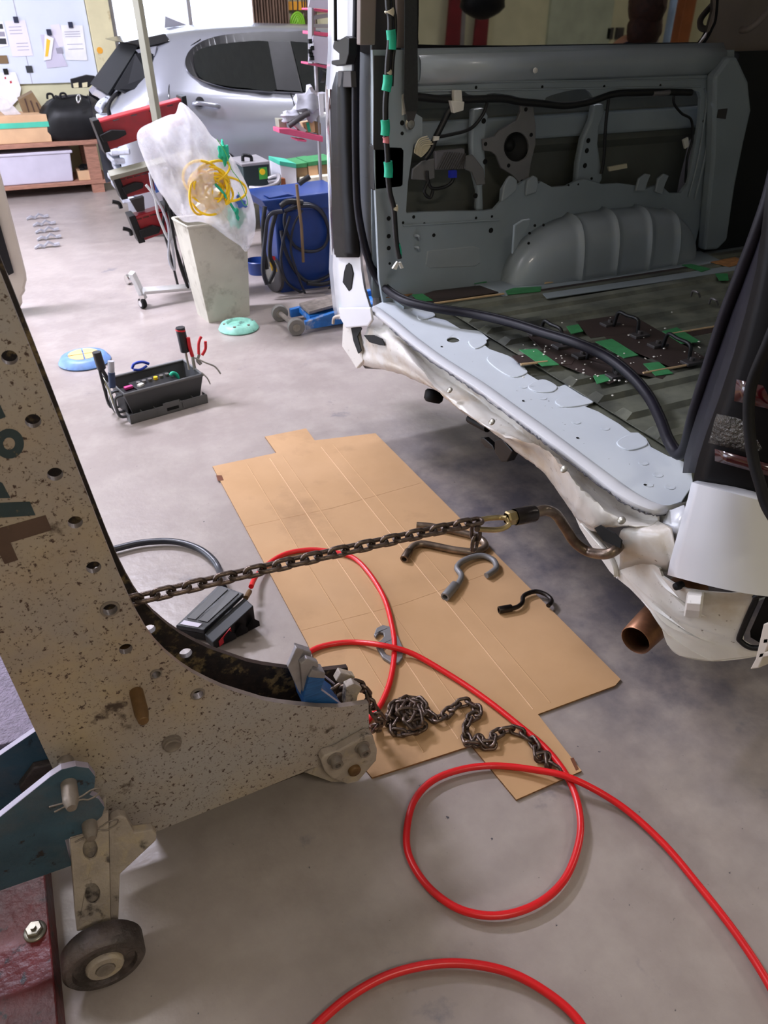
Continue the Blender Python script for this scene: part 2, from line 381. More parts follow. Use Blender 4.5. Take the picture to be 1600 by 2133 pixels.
# ================================================================ the setting
def S(o, **k): return tag(o, kind='structure', **k)
S(B().box(RX0, RX1, RY0, RY1, -.12, 0).done('floor', 'concrete'))
S(B().box(RX0, RX1, RY0, RY1, RZ, RZ+.1).done('ceiling', 'ceiling'))
me = cutplate([(RX0, 0), (RX1, 0), (RX1, RZ), (RX0, RZ)], [[(WIN[0], WIN[2]), (WIN[1], WIN[2]), (WIN[1], WIN[3]), (WIN[0], WIN[3])]], .14, onY(RY1+.07))
S(link('wall_back', me, 'wall_cream'))
me = cutplate([(RY0, 0), (RY1, 0), (RY1, RZ), (RY0, RZ)], [[(DOOR[0], .001), (DOOR[1], .001), (DOOR[1], DOOR[3]), (DOOR[0], DOOR[3])]], .14, onX(RX0-.07))
S(link('wall_left', me, 'wall_cream'))
S(B().box(RX1, RX1+.14, RY0, RY1, 0, RZ).done('wall_right', 'wall_cream'))
S(B().box(RX0, RX1, RY0-.14, RY0, 0, RZ).done('wall_front', 'wall_cream'))
# window frame with panes in the back wall
f = B(); x0, x1, z0, z1 = WIN
for a in ((x0, x0+.05, z0, z1), (x1-.05, x1, z0, z1), (x0, x1, z0, z0+.05), (x0, x1, z1-.05, z1), ((x0+x1)/2-.02, (x0+x1)/2+.02, z0, z1)):
    f.box(a[0], a[1], RY1+.02, RY1+.08, a[2], a[3])
wf = S(f.done('window_1', 'rack_grey'))
S(B().box(x0, x1, RY1+.045, RY1+.05, z0, z1).done('pane', 'clear_glass', wf))
# cream wooden post between whiteboard and window, with a stain
S(B().box(1.08, 1.30, RY1-.07, RY1, 0, 2.9).done('trim_1', 'pillar_cream', bevel=.004))
# outdoors seen through the window: pale ground, a far white wall and a small roof
S(B().box(-6, 14, RY1+.2, RY1+30, -.2, -.02).done('ground', 'wall_cream'))
# fluorescent fixtures
for i, (tx, ty, tp, tc_) in enumerate(TUBES):
    t = thing('ceiling_light', 'twin tube ceiling fixture, %s' % ['over the rear of the silver car', 'over the nose of the silver car', 'over the grey tool tray', 'over the van roof', 'beside the front of the van', 'behind the viewer'][i], 'ceiling light', (tx, ty, RZ-.1))
    B().box(tx-.64, tx+.64, ty-.15, ty+.15, RZ-.1, RZ-.002).done('housing', 'white_enamel', t)
    for s in (-.08, .08): B().cyl((tx-.6, ty+s, RZ-.125), (tx+.6, ty+s, RZ-.125), .016, seg=10).done('tube', 'tube_glow', t, smooth=True)
# ================================================================ pulling tower of the frame rack
def two_tone(o, m2, axis):
    o.data.materials.append(M[m2])
    for p in o.data.polygons:
        if abs(p.normal[axis]) < .6: p.material_index = 1
YN, YF = 1.04, 1.16
tw = thing('pulling_tower', 'tan rusty two-plate pulling tower with stencilled letters and a row of round holes', 'pulling tower', (.12, 1.1, 0))
out_px = [(-260, -50), (-205, -50), (-160, 160), (0, 567), (53, 700), (124, 880), (197, 1069), (222, 1133), (248, 1198), (271, 1250), (288, 1283), (305, 1312), (323, 1337), (345, 1360), (377, 1386),
          (403, 1403), (432, 1418), (465, 1433), (500, 1444), (549, 1459), (584, 1465), (620, 1469), (662, 1473), (706, 1474), (768, 1465), (769, 1528), (760, 1560),
          (670, 1593), (330, 1731), (230, 1772), (196, 1776), (172, 1740), (115, 1612), (0, 1365), (-170, 960), (-420, 300)]
O = pxY(out_px, YN)
hole_px = [(20, 745, 19), (69, 877, 18.5), (115, 988, 18), (157, 1088, 17), (195, 1182, 17), (229, 1268, 17), (412, 1445, 12), (325, 1403, 10), (262, 1352, 15), (-30, 620, 20), (-85, 480, 20)]
H = []
for hx, hy, hr in hole_px:
    c = at(hx, hy, y=YN); k = (at(hx+hr, hy, y=YN)-at(hx-hr, hy, y=YN)).length/2; H.append(circ(c.x, c.z, k*.93))
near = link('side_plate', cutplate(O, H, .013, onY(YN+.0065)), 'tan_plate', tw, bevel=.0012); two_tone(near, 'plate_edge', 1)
HF = []
for hx, hy, hr in [(312, 1311, 12), (387, 1361, 13), (203, 1187, 8)]:
    c = at(hx, hy, y=YF); k = (at(hx+hr, hy, y=YF)-at(hx-hr, hy, y=YF)).length/2; HF.append(circ(c.x, c.z, k))
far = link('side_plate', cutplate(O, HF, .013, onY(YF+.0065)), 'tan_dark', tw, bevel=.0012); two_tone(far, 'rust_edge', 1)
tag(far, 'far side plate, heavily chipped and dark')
# boss rings round the holes that carry bushes
for hx, hy, hr in ((229, 1268, 17), (412, 1445, 12), (325, 1403, 10)):
    c = at(hx, hy, y=YN); k = (at(hx+hr, hy, y=YN)-at(hx-hr, hy, y=YN)).length/2
    B().lathe([(k*.9, .004), (k*.9, -.003), (k*1.18, -.003), (k*1.25, 0), (k*1.25, .003), (k*.9, .004)], (c.x, YN, c.z), (0, 1, 0)).done('hole_bush', 'bolt_grey', tw, smooth=True)
# stencilled letters
def stencil(m, outer, holes=()):
    link('stencil', cutplate(pxY(outer, YN-.0004), [pxY(h, YN-.0004) for h in holes], .0006, onY(YN-.0006)), m, tw)
def ell(cx, cy, rx, ry, n=28): return [(cx+rx*math.cos(2*PI*k/n), cy+ry*math.sin(2*PI*k/n)) for k in range(n)]
stencil('stencil_blue', ell(19, 924, 31, 31), [ell(19, 924, 12.5, 13)])
stencil('stencil_blue', [(-60, 800), (-8, 826), (12, 868), (0, 873), (-60, 892)])
stencil('stencil_blue', [(-70, 1000), (-20, 995), (5, 1006), (22, 1037), (-70, 1040)])
stencil('stencil_blue', [(-80, 1050), (62, 1045), (74, 1073), (-80, 1084)])
stencil('stencil_brown', [(-80, 1122), (95, 1073), (108, 1104), (22, 1130), (38, 1166), (10, 1175), (-8, 1140), (-80, 1160)])
# cross pins and round heads
def pinY(name, px, py, r, y0, y1, m, par, tip=.0):
    c0 = at(px, py, y=y0); b = B(); b.lathe([(1e-4, y0), (r, y0), (r, y1+tip), (r*.72, y1), (1e-4, y1)], (c0.x, 0, c0.z), (0, 1, 0), 24)
    return b.done(name, m, par, smooth=True, bevel=.001)
pinY('locking_pin', 262, 1353, .0125, YF, YN-.075, 'rusty_pin', tw, .02)
b = B(); c = at(357, 1545, y=YN)
b.lathe([(.019, YN+.002), (.019, YN-.006), (.0165, YN-.0065), (.0165, YN-.012), (.0135, YN-.013), (.013, YN-.0125), (1e-4, YN-.0125)], (c.x, 0, c.z), (0, 1, 0)); b.done('pivot_bolt', 'bolt_grey', tw, smooth=True)
for px, py in ((150, 1200), (520, 1560)):
    c = at(px, py, y=YN+.03); B().cyl((c.x-.06, YN+.012, c.z), (c.x-.06, YF, c.z), .012).done('spacer', 'rust_edge', tw, smooth=True)
B().box(-.06, .40, 1.125, 1.158, 0, .125).done('light_blocker', 'rust_edge', tw)  # hidden block added between the plates to stop light passing underneath
# toe bracket with bolts
tb = link('toe_bracket', cutplate(pxY([(668, 1582), (674, 1572), (700, 1564), (765, 1528), (776, 1530), (785, 1560), (783, 1582), (746, 1625), (722, 1631), (692, 1621), (674, 1603)], YN-.02), [], .024, onY(YN-.012)), 'grey_cast', tw, bevel=.004)
b = B(); b.prism(ats([(625, 1607), (672, 1590), (720, 1630), (690, 1630)], y=YN), (0, .1, 0)); b.done('toe_bracket', 'grey_cast', tw, bevel=.004)
for px, py in ((697, 1580), (754, 1556)):
    c = at(px, py, y=YN-.024); r = .0135
    bo = B().lathe([(r*1.35, YN-.02), (r*1.35, YN-.026), (r, YN-.027), (r, YN-.044), (r*.9, YN-.046), (r*.5, YN-.046), (r*.5, YN-.038), (1e-4, YN-.038)], (c.x, 0, c.z), (0, 1, 0)).done('bolt', 'bolt_grey', tb, smooth=True)
c = at(737, 1602, y=YN-.024); B().lathe([(.015, YN-.02), (.015, YN-.032), (.012, YN-.035), (1e-4, YN-.035)], (c.x, 0, c.z), (0, 1, 0)).done('bolt', 'rusty_pin', tb, smooth=True)
# jaws of the chain clamp between the plates
b = B(); b.prism(ats([(600, 1390), (618, 1350), (634, 1354), (622, 1376), (634, 1398), (632, 1455), (622, 1440)], y=1.075), (0, .012, 0))
b.prism(ats([(618, 1350), (650, 1360), (646, 1378), (630, 1376), (634, 1398), (622, 1376)], y=1.087), (0, .02, 0))
b.prism(ats([(626, 1384), (640, 1372), (663, 1380), (664, 1392), (652, 1388), (642, 1412), (632, 1452)], y=1.066), (0, .014, 0))
b.prism(ats([(642, 1412), (650, 1396), (678, 1402), (677, 1414)], y=1.06), (0, .03, 0))
jaw = b.done('chain_clamp', 'jaw_grey', tw, bevel=.002)
b = B(); b.prism(ats([(632, 1454), (643, 1412), (677, 1415), (668, 1438), (712, 1470), (712, 1486), (640, 1486)], y=1.058), (0, .07, 0))
o = b.done('clamp_body', 'jaw_blue', jaw, bevel=.0015)
for q in (((660, 1395), (696, 1424)), ((669, 1436), (711, 1467))):
    B().cyl(at(*q[0], y=1.062 if q[0][1] > 1400 else 1.12), at(*q[1], y=1.062 if q[0][1] > 1400 else 1.12), .0025, seg=8).done('clamp_edge', 'lav_edge', jaw)
b = B(); b.prism(ats([(718, 1470), (722, 1432), (738, 1424), (755, 1434), (746, 1448), (742, 1470)], y=1.07), (0, .02, 0))
b.prism(ats([(700, 1420), (710, 1402), (740, 1410), (738, 1420), (716, 1424)], y=1.12), (0, .02, 0)); b.done('chain_pawl', 'grey_cast', tw, bevel=.002)
b = B(); q = at(560, 1440, y=1.1); b.box(.0, .43, YN+.013, YF, .02+.08, .12+.02); b.done('spacer', 'rust_edge', tw)
# ================================================================ blue base arm pinned to the tower
arm = thing('base_arm', 'dark blue steel base arm with pale edges, pinned to the foot of the tan tower', 'steel arm', (-.3, 1.0, 0))
YA = .985
web = link('web_plate', cutplate(pxY([(-900, 2250), (-300, 1900), (0, 1702), (105, 1618), (128, 1603), (158, 1596), (185, 1600), (199, 1618), (197, 1640), (187, 1655), (206, 1664), (218, 1682), (213, 1700), (196, 1716), (172, 1738), (136, 1750), (142, 1775), (151, 1803), (0, 1856), (-300, 1985), (-900, 2290)], YA), [], .014, onY(YA+.007)), 'blue_steel', arm, bevel=.0012)
two_tone(web, 'lav_edge', 1)  # pale edge tone paints light from upper left onto both web plates
web2 = link('web_plate', cutplate(pxY([(-900, 2080), (-300, 1745), (0, 1572), (75, 1521), (150, 1500), (190, 1600), (150, 1700), (-300, 1900), (-900, 2170)], 1.21), [], .014, onY(1.215)), 'blue_steel', arm, bevel=.001); two_tone(web2, 'lav_edge', 1)
b = B(); b.prism(ats([(40, 1640), (70, 1600), (120, 1590), (150, 1640), (60, 1690)], y=1.19), (0, .018, 0)); b.done('boss', 'dark_cast', arm, bevel=.003)
for k, (px, py, qx, qy) in enumerate(((143, 1632, 160, 1672), (186, 1716, 196, 1742))):
    y1 = YA-.055 if k == 0 else YA-.034
    p = at(px, py, y=YA); r = .0138
    pn = B().lathe([(1e-4, YF+.04), (r, YF+.04), (r, y1+.016), (r*.6, y1), (1e-4, y1)], (p.x, 0, p.z), (0, 1, 0)).done('pin', 'bolt_grey', arm, smooth=True)
    c = Vector((p.x, y1+.018, p.z))
    pts = [c+Vector((-.035, -.002, -.002+.006)), c+Vector((0, -.002, 0)), c+Vector((.02, -.003, .004)), c+Vector((.036, -.004, .012)), c+Vector((.05, -.004, .008)), c+Vector((.046, -.004, -.004)), c+Vector((.028, -.004, -.01)), c+Vector((.012, -.003, -.004)), c+Vector((-.03, -.003, -.012))]
    tube('cotter', pts, .0016, 'bolt_grey', pn, seg=6)
# deck plate on the rack behind the arm
dk = at(0, 1400, y=1.3)
b = B(); P = [at(-300, 1230, z=.30), at(60, 1340, z=.30), at(95, 1545, z=.30), at(-300, 1640, z=.30)]
b.box(-1.7, -.19, 1.235, 1.9, .27, .30); dko = b.done('rack_deck', 'lilac_plate', None, bevel=.003)
tag(dko, 'rough lilac-grey steel deck plate behind the blue base arm', 'steel deck')
for x in (-1.6, -.25):
    for y in (1.27, 1.86): B().box(x-.025, x+.025, y-.025, y+.025, 0, .27).done('leg', 'rust_edge', dko)
# ================================================================ caster leg
cl = thing('caster_leg', 'grey outrigger leg with slotted holes and a steel wheel, at the foot of the tower', 'caster leg', (-.2, .9, 0))
YL = 1.0
def tilt(px, py, off=0.):
    y = .95
    for _ in range(30): p = at(px, py, y=y); y = .885+(p.z-.04)*.46+off
    return at(px, py, y=y)
_lf = lambda off: (lambda a_, b_, t: Vector((a_, .885+(b_-.04)*.46+off+t, b_)))
def tpoly(pts, off=0.): return [(v.x, v.z) for v in (tilt(p[0], p[1], off) for p in pts)]
Lo = tpoly([(146, 1750), (172, 1738), (186, 1716), (196, 1702), (226, 1692), (227, 1738), (231, 1930), (160, 1940)])
lg = link('leg_tube', cutplate(Lo, [tpoly(ell(188, 1770, 15.5, 22)), tpoly(ell(193, 1863, 16, 22.5))], .006, _lf(.003)), 'grey_cast', cl, bevel=.001)
for s_, i0, i1 in ((1, 0, 7), (-1, 5, 6)):
    p_, q_ = Lo[i0], Lo[i1]; f_ = _lf(.005); B().prism([f_(p_[0], p_[1], 0), f_(q_[0], q_[1], 0), f_(q_[0]+.005*s_, q_[1], 0), f_(p_[0]+.005*s_, p_[1], 0)], (0, .034, 0)).done('leg_side', 'grey_cast', cl)
f_ = _lf(.036); B().prism([f_(Lo[i][0], Lo[i][1], 0) for i in (0, 4, 6, 7)], (0, .004, 0)).done('leg_side', 'grey_cast', cl)
gs = link('gusset', cutplate(tpoly([(227, 1724), (232, 1708), (248, 1699), (263, 1703), (272, 1720), (280, 1734), (318, 1728), (327, 1738), (325, 1752), (250, 1822), (247, 1924), (231, 1926)], .016), [], .018, _lf(.025)), 'grey_cast', cl, bevel=.003)
YL = .985
c = at(250, 1724, y=YL+.03); B().lathe([(.017, YL+.035), (.017, YL+.022), (.013, YL+.017), (.011, YL+.02), (1e-4, YL+.02)], (c.x, 0, c.z), (0, 1, 0)).done('pivot_bolt', 'bolt_grey', cl, smooth=True)
wc = at(209, 1990, y=.828); wr = wc.z if .05 < wc.z < .09 else .072
wr = .074
wh = B().lathe([(wr-.006, -.012+.0), (wr, -.006), (wr, .030), (wr-.006, .036), (wr-.016, .036)], (wc.x, .838, wr), (0, 1, 0), 48)
wh.lathe([(wr-.006, -.012), (wr-.016, -.012), (wr-.019, -.004), (wr*.55, -.002), (wr*.5, -.004), (.03, -.008)], (wc.x, .838, wr), (0, 1, 0), 48)
who = wh.done('wheel', 'dark_cast', cl, smooth=True)
B().lathe([(.034, 0), (.034, -.012), (.031, -.016), (.018, -.016), (.018, -.013), (1e-4, -.013)], (wc.x, .838, wr), (0, 1, 0)).done('hub', 'grey_cast', who, smooth=True)
B().lathe([(.0165, 0), (.0165, -.019), (1e-4, -.019)], (wc.x, .838, wr), (0, 1, 0)).done('axle', 'bolt_grey', who, smooth=True)
B().cyl((wc.x, .84, wr), (wc.x, .93, wr), .012).done('axle', 'dark_cast', cl)
# ================================================================ red ramp plate
ex = at(108, 1985, z=.07).x
rp = B().box(-1.5, ex, -.2, 1.12, .0, .07).done('red_ramp', 'red_plate', None, bevel=.003)
tag(rp, 'worn dark red steel ramp plate on the floor under the blue arm', 'steel ramp')
c = at(72, 1938, z=.075)
B().lathe([(.021, .07), (.021, .073), (.0195, .0745), (.015, .075)], (c.x, c.y, 0), (0, 0, 1), 32).done('nut', 'bolt_zinc', rp, smooth=True)
b = B(); b.lathe([(.0165, .074), (.0165, .083), (.014, .085), (.006, .085), (.006, .091), (1e-4, .091)], (c.x, c.y, 0), (0, 0, 1), 6); b.done('nut', 'bolt_zinc', rp)
# ================================================================ chains
def link_mesh(pitch, r, hw, seg=8, n=20):
    hl = pitch/2+r-hw*1.0+.0005; pts = []
    for k in range(n//2+1): a = -PI/2+PI*k/(n//2); pts.append(Vector((hl+hw*math.cos(a), hw*math.sin(a), 0)))
    for k in range(n//2+1): a = PI/2+PI*k/(n//2); pts.append(Vector((-hl+hw*math.cos(a), hw*math.sin(a), 0)))
    b = B(); b.sweep(pts, r, seg, closed=True, up=(0, 0, 1)); me = bpy.data.meshes.new('link'); bmesh.ops.recalc_face_normals(b.bm, faces=b.bm.faces); b.bm.to_mesh(me); b.bm.free()
    for p in me.polygons: p.use_smooth = True
    me.materials.append(M['chain_steel']); return me
PITCH_L, RW, HW = .0285, .0046, .0102
LM = link_mesh(PITCH_L, RW, HW)
def chain(name, label, path, roll0=0., jit=0., first=None, maxn=99, zmin=None):
    root = thing(name, label, 'chain', path[0] if zmin is None else (path[0][0], path[0][1], 0))
    P = spline(path, 12); cum = [0]
    for a, b in zip(P, P[1:]): cum.append(cum[-1]+(b-a).length)
    def pt(s):
        for i in range(1, len(P)):
            if cum[i] >= s: t = (s-cum[i-1])/max(cum[i]-cum[i-1], 1e-9); return P[i-1].lerp(P[i], t)
        return P[-1]
    n = min(int(cum[-1]/PITCH_L), maxn); org = WL[root.name]
    for i in range(n):
        a = pt(i*PITCH_L); c = pt((i+1)*PITCH_L); d = (c-a).normalized(); up = Vector((0, 0, 1)) if abs(d.z) < .95 else Vector((1, 0, 0))
        s = d.cross(up).normalized(); u = s.cross(d)
        ro = roll0+(PI/2 if i % 2 else 0)+random.uniform(-jit, jit)
        y = s*math.cos(ro)+u*math.sin(ro); z = d.cross(y)
        o = bpy.data.objects.new('link', LM); C.objects.link(o); o.parent = root
        mid = (a+c)/2
        if zmin is not None:
            low = abs(y.z)*HW+RW+abs(d.z)*.014; mid.z = max(mid.z, zmin+low)
        R = Matrix((d, y, z)).transposed().to_4x4(); R.translation = mid-org; o.matrix_local = R; WL[o.name] = mid
    return root
chain('taut_chain', 'taut steel chain stretched from the tan tower to the pulling hook in the van', [at(255, 1256, y=1.1), at(520, 1192, y=1.1), at(760, 1137, y=1.1), at(1006, 1083, y=1.1)], roll0=PI/2)
c0 = at(992, 1098, y=1.095)
chain('hanging_chain', 'short end of chain hanging straight down from the gold shackle', [c0, c0+Vector((0, 0, -.05)), at(984, 1158, y=1.095)], roll0=.5)
zc = .007
fl = lambda px, py, dz=0: at(px, py, z=zc+.012+dz)
pile = [at(560, 1462, y=1.1), at(610, 1476, y=1.1)+Vector((0, 0, -.03)), at(650, 1470, y=1.1)+Vector((0, 0, -.02)), at(700, 1440, y=1.1), at(735, 1425, y=1.1), at(762, 1437, y=1.1), at(766, 1462, y=1.1)+Vector((.012, 0, -.03)), Vector((at(770, 1480, y=1.1).x+.03, 1.1, .12)), fl(778, 1519), fl(805, 1508), fl(826, 1470), fl(852, 1460), fl(888, 1482), fl(858, 1500), fl(884, 1512), fl(850, 1528), fl(812, 1522), fl(830, 1500),
        fl(806, 1486, .02), fl(836, 1462, .012), fl(862, 1474, .03), fl(846, 1510, .03), fl(878, 1502, .02), fl(866, 1480, .03), fl(830, 1484, .036), fl(848, 1456, .01), fl(878, 1462), fl(898, 1498), fl(925, 1492), fl(948, 1470), fl(975, 1462), fl(1000, 1482), fl(975, 1500), fl(970, 1532), fl(985, 1558), fl(1000, 1535), fl(1020, 1560), fl(1030, 1530), fl(1070, 1520), fl(1100, 1535),
        fl(1118, 1555), fl(1122, 1580), fl(1140, 1575), fl(1145, 1600), fl(1178, 1612)]
chain('loose_chain', 'loose steel chain heaped and trailing across the cardboard', pile, roll0=.9, jit=.6, maxn=100, zmin=zc)
# ================================================================ pulling hook with shackle
hk = thing('pulling_hook', 'thick brown steel pulling hook bent into the slot of the van panel, with gold shackle', 'hook', at(1100, 1072, y=1.1))
yk = 1.1
tube('hook_rod', [at(1112, 1070, y=yk), at(1135, 1063, y=yk), at(1158, 1072, y=yk), at(1178, 1100, y=yk), at(1198, 1130, x=1.01), at(1228, 1150, x=1.035), at(1262, 1154, x=1.035), at(1285, 1143, x=1.06), at(1298, 1122, x=1.13)], .0125, 'rod_steel', hk, seg=16)
so = B(); p0 = at(1072, 1077, y=yk); p1 = at(1114, 1069, y=yk); d = (p1-p0)
so.lathe([(.0185, 0), (.0195, .004), (.0195, d.length-.004), (.018, d.length), (.012, d.length)], p0, d, 24); so.done('socket', 'rod_dark', hk, smooth=True)
so = B(); so.lathe([(.0135, -.022), (.0165, -.018), (.0165, 0), (.012, .002)], p0, d, 6); so.done('shackle_nut', 'zinc_gold', hk)
tube('shackle', [at(1056, 1079, y=yk), at(1060, 1093, y=yk-.012), at(1040, 1103, y=yk-.014), at(1005, 1103, y=yk-.014), at(992, 1101, y=yk-.014)], .006, 'zinc_gold', hk)
tube('shackle', [at(1056, 1079, y=yk), at(1040, 1078, y=yk+.012), at(1015, 1080, y=yk+.014), at(996, 1084, y=yk+.014)], .006, 'zinc_gold', hk)
B().cyl(at(994, 1103, y=yk-.02), at(994, 1082, y=yk+.022), .006).done('shackle_pin', 'chain_steel', hk)
# ================================================================ cardboard and things on it
cb = cutplate(pxZ([(552, 912), (638, 895), (656, 920), (782, 905), (1292, 1418), (1281, 1431), (1120, 1491), (1211, 1609), (1075, 1669), (982, 1556), (775, 1623), (748, 1590), (640, 1342), (443, 974), (576, 946)], 0), [], .006, onZ(.0035))
cbo = link('cardboard_sheet', cb, 'cardboard'); tag(cbo, 'large flattened brown cardboard box with fold lines spread on the floor', 'cardboard')
cbo.data.materials.append(M['card_edge'])
for p in cbo.data.polygons:
    if abs(p.normal[2]) < .5: p.material_index = 1
for x in (.60, .70, .755, .93, .985):
    b = B(); b.sweep([(x, 1.05, .0055), (x, 1.9, .0058), (x+.004, 2.64, .0055)], .0022, 6); b.done('crease', 'card_light' if x in (.7, .93) else 'cardboard', cbo, smooth=True)
for y in (2.2, 1.6): B().sweep([(.47, y, .0052), (.8, y-.02, .0054), (1.19, y, .0052)], .002, 6).done('crease', 'cardboard', cbo, smooth=True)
for q in ([(450, 990), (462, 990), (466, 1000), (454, 1002)], [(1188, 1580), (1195, 1578), (1206, 1602), (1200, 1605)]):
    link('stain', cutplate(pxZ(q, .007), [], .0006, onZ(.0068)), 'card_stain', cbo)
HZ = .0075+.0085
def hose(name, label, pts, r, m, lift=()):
    P = []
    for i, p in enumerate(pts): P.append(at(p[0], p[1], z=(p[2] if len(p) > 2 else r+.0075)))
    b = B(); b.sweep(spline(P, 10), r, 12); o = b.done(name, m, None, smooth=True); return tag(o, label, 'hose')
hose('air_hose', 'long red air hose looping over the cardboard and away to the lower right', [(523, 1222, .05), (535, 1198, .03), (565, 1170), (600, 1152), (650, 1145), (700, 1151), (738, 1163), (770, 1195), (800, 1245), (816, 1300), (822, 1350), (815, 1410), (797, 1460), (772, 1495), (735, 1530), (680, 1545), (630, 1510), (605, 1450), (612, 1390), (648, 1356), (690, 1342), (740, 1338), (800, 1345, .034), (860, 1362, .024), (940, 1408), (1010, 1455), (1080, 1510), (1140, 1562), (1185, 1624), (1207, 1690), (1206, 1755), (1177, 1830), (1120, 1882), (1040, 1907), (960, 1895), (895, 1850), (855, 1790), (847, 1735), (862, 1670), (900, 1627), (960, 1603), (1030, 1595), (1110, 1603, .024), (1190, 1621, .034), (1290, 1676, .018), (1380, 1755), (1460, 1850), (1530, 1940), (1590, 2030), (1650, 2140)], .0083, 'red_hose')
hose('air_hose', 'second red hose, only its top arc showing at the bottom edge', [(560, 2330), (600, 2210), (662, 2133), (740, 2068), (830, 2024), (940, 2006), (1050, 2022), (1140, 2068), (1210, 2133), (1260, 2240)], .0085, 'red_hose')
hose('hydraulic_hose', 'black rubber hose arching from behind the tower to the foot pump', [(150, 1185), (200, 1157), (245, 1142), (300, 1130), (360, 1128), (410, 1141), (443, 1165), (459, 1193), (466, 1225, .09)], .0115, 'hose_black')
def rodhook(name, label, pts, r, m, sock=None, sr=None, z=.02):
    P = [at(p[0], p[1], z=p[2] if len(p) > 2 else z) for p in pts]; root = thing(name, label, 'hook', (P[0].x, P[0].y, .007))
    tube('hook_rod', P, r, m, root, seg=14)
    if sock:
        a = at(*sock[0], z=sock[2]); b2 = at(*sock[1], z=sock[2]); dd = b2-a
        B().lathe([(sr*.55, .02), (sr*.6, 0), (sr*.95, 0), (sr, .002), (sr, dd.length-.002), (sr*.9, dd.length), (r, dd.length)], a, dd, 24).done('socket', m, root, smooth=True)
rodhook('pulling_hook', 'longest loose steel hook, doubled back like a hairpin under the taut chain', [(868, 1094), (900, 1097), (945, 1106), (985, 1116), (1006, 1127), (1010, 1140), (990, 1149), (950, 1146), (905, 1137), (878, 1133), (860, 1139), (848, 1155)], .0128, 'rod_steel', ((842, 1165), (852, 1148), .02), .015)
rodhook('pulling_hook', 'medium dark S-shaped hook with round socket lying on the cardboard', [(942, 1232), (957, 1212), (961, 1198), (952, 1183), (962, 1170), (985, 1160), (1008, 1158), (1028, 1167), (1034, 1182), (1024, 1192), (1013, 1199)], .0098, 'bracket_grey', ((927, 1244), (949, 1218), .02), .0155)
rodhook('pulling_hook', 'smallest hook, glossy black, at the cardboard edge nearest the exhaust pipe', [(1062, 1268), (1078, 1264), (1088, 1255), (1090, 1243), (1100, 1236), (1118, 1232), (1138, 1239), (1149, 1251), (1142, 1262)], .0072, 'rod_dark', ((1039, 1271), (1066, 1266), .018), .012)
gp = link('chain_grab', cutplate(pxZ([(779, 1327), (784, 1314), (798, 1307), (814, 1311), (830, 1332), (840, 1356), (839, 1374), (830, 1386), (815, 1386), (797, 1374), (784, 1352), (783, 1346), (795, 1338), (800, 1331), (799, 1324), (791, 1322), (783, 1332)], .007), [pxZ([(794, 1351), (803, 1345), (818, 1357), (826, 1368), (820, 1374), (806, 1369)], .007)], .011, onZ(.013)), 'bracket_grey', None, bevel=.002)
tag(gp, 'oval steel chain grab plate with keyhole slot, under the crossing red hoses', 'chain grab')
# ================================================================ foot pump
fp = thing('foot_pump', 'black air-hydraulic foot pump with sloping pedal and red label, behind the tower', 'foot pump', at(450, 1320, z=0))
b = B(); A_, B_, C_, D_ = at(366, 1303, z=.05), at(424, 1313, z=.05), at(508, 1236, z=.11), at(456, 1218, z=.11)
b.prism([A_, B_, C_, D_], (0, 0, -.014)); pd = b.done('pedal', 'pump_black', fp, bevel=.002)
b = B(); q = lambda u, v, dz: A_.lerp(B_, u).lerp(D_.lerp(C_, u), v)+Vector((0, 0, dz))
for u0, u1 in ((.12, .44), (.54, .88)): b.prism([q(u0, .18, .001), q(u1, .18, .001), q(u1, .96, .001), q(u0, .96, .001)], (0, 0, .0022))
b.done('tread', 'hose_black', pd, bevel=.001)
b = B(); b.prism([q(.1, .04, .001), q(.75, .04, .001), q(.75, .13, .001), q(.1, .13, .001)], (0, 0, .001)); b.done('sticker', 'paper_lilac', pd)
def dn(v, z): return Vector((v.x, v.y, z))
b = B(); e = (C_-B_); nrm = Vector((e.y, -e.x, 0)).normalized()*.05
b.prism([dn(B_, .008)+Vector((0, 0, 0)), dn(B_, .036), dn(C_, .094), dn(C_, .008)], nrm); b.prism([dn(A_, .008), dn(B_, .008), dn(C_, .008), dn(D_, .008)], (0, 0, .03)); b.done('body', 'black_plastic', fp, bevel=.003)
b = B()
for k in range(3):
    t = .2+.28*k; c = dn(B_.lerp(C_, t), 0)+nrm; b.prism([dn(c, .008), dn(c+e*.24, .008), dn(c+e*.24+nrm*.5, .03), dn(c+e*.12+nrm*.35, .05)], (0, 0, .02))
b.done('rubber_fins', 'black_rubber', fp, bevel=.002)
b = B(); c = dn(B_.lerp(C_, .12), .012)+nrm*1.02; b.prism([c, c+e*.3, c+e*.3+Vector((0, 0, .03)), c+Vector((0, 0, .02))], nrm*.05); b.done('label', 'red_paint', fp)
B().cyl(at(520, 1232, z=.05), at(512, 1246, z=.07), .008).done('fitting', 'rusty_pin', fp, smooth=True)
# ================================================================ white van, seen through its open rear
VX, VYI, VFL = 1.13, 2.50, .65     # rear plane, inner face of the far side wall, load floor
van = thing('van', 'white cargo van with stripped interior and a crumpled rear end, open at the back', 'van', (2.9, 1.78, 0))
def P2(pts, y): return pxY(pts, y)
# ---- load floor: ribs run forward
b = B(); rows = []
ys = [.93]; prof = []
y = .93; k = 0
while y < 2.44:
    for dy, dz in ((0, 0), (.045, 0), (.058, .012), (.092, .012), (.105, 0)): prof.append((y+dy, dz))
    y += .118
for x in (1.33, 1.36, 2.2, 3.2, 4.6): rows.append([Vector((x, yy, VFL+(0 if x == 1.33 else dz))) for yy, dz in prof])
b.grid(rows); b.done('load_floor', 'van_floor', van, solid=.003)
B().box(1.2, 4.6, .9, 2.62, VFL-.06, VFL-.012).done('load_floor', 'van_floor', van)
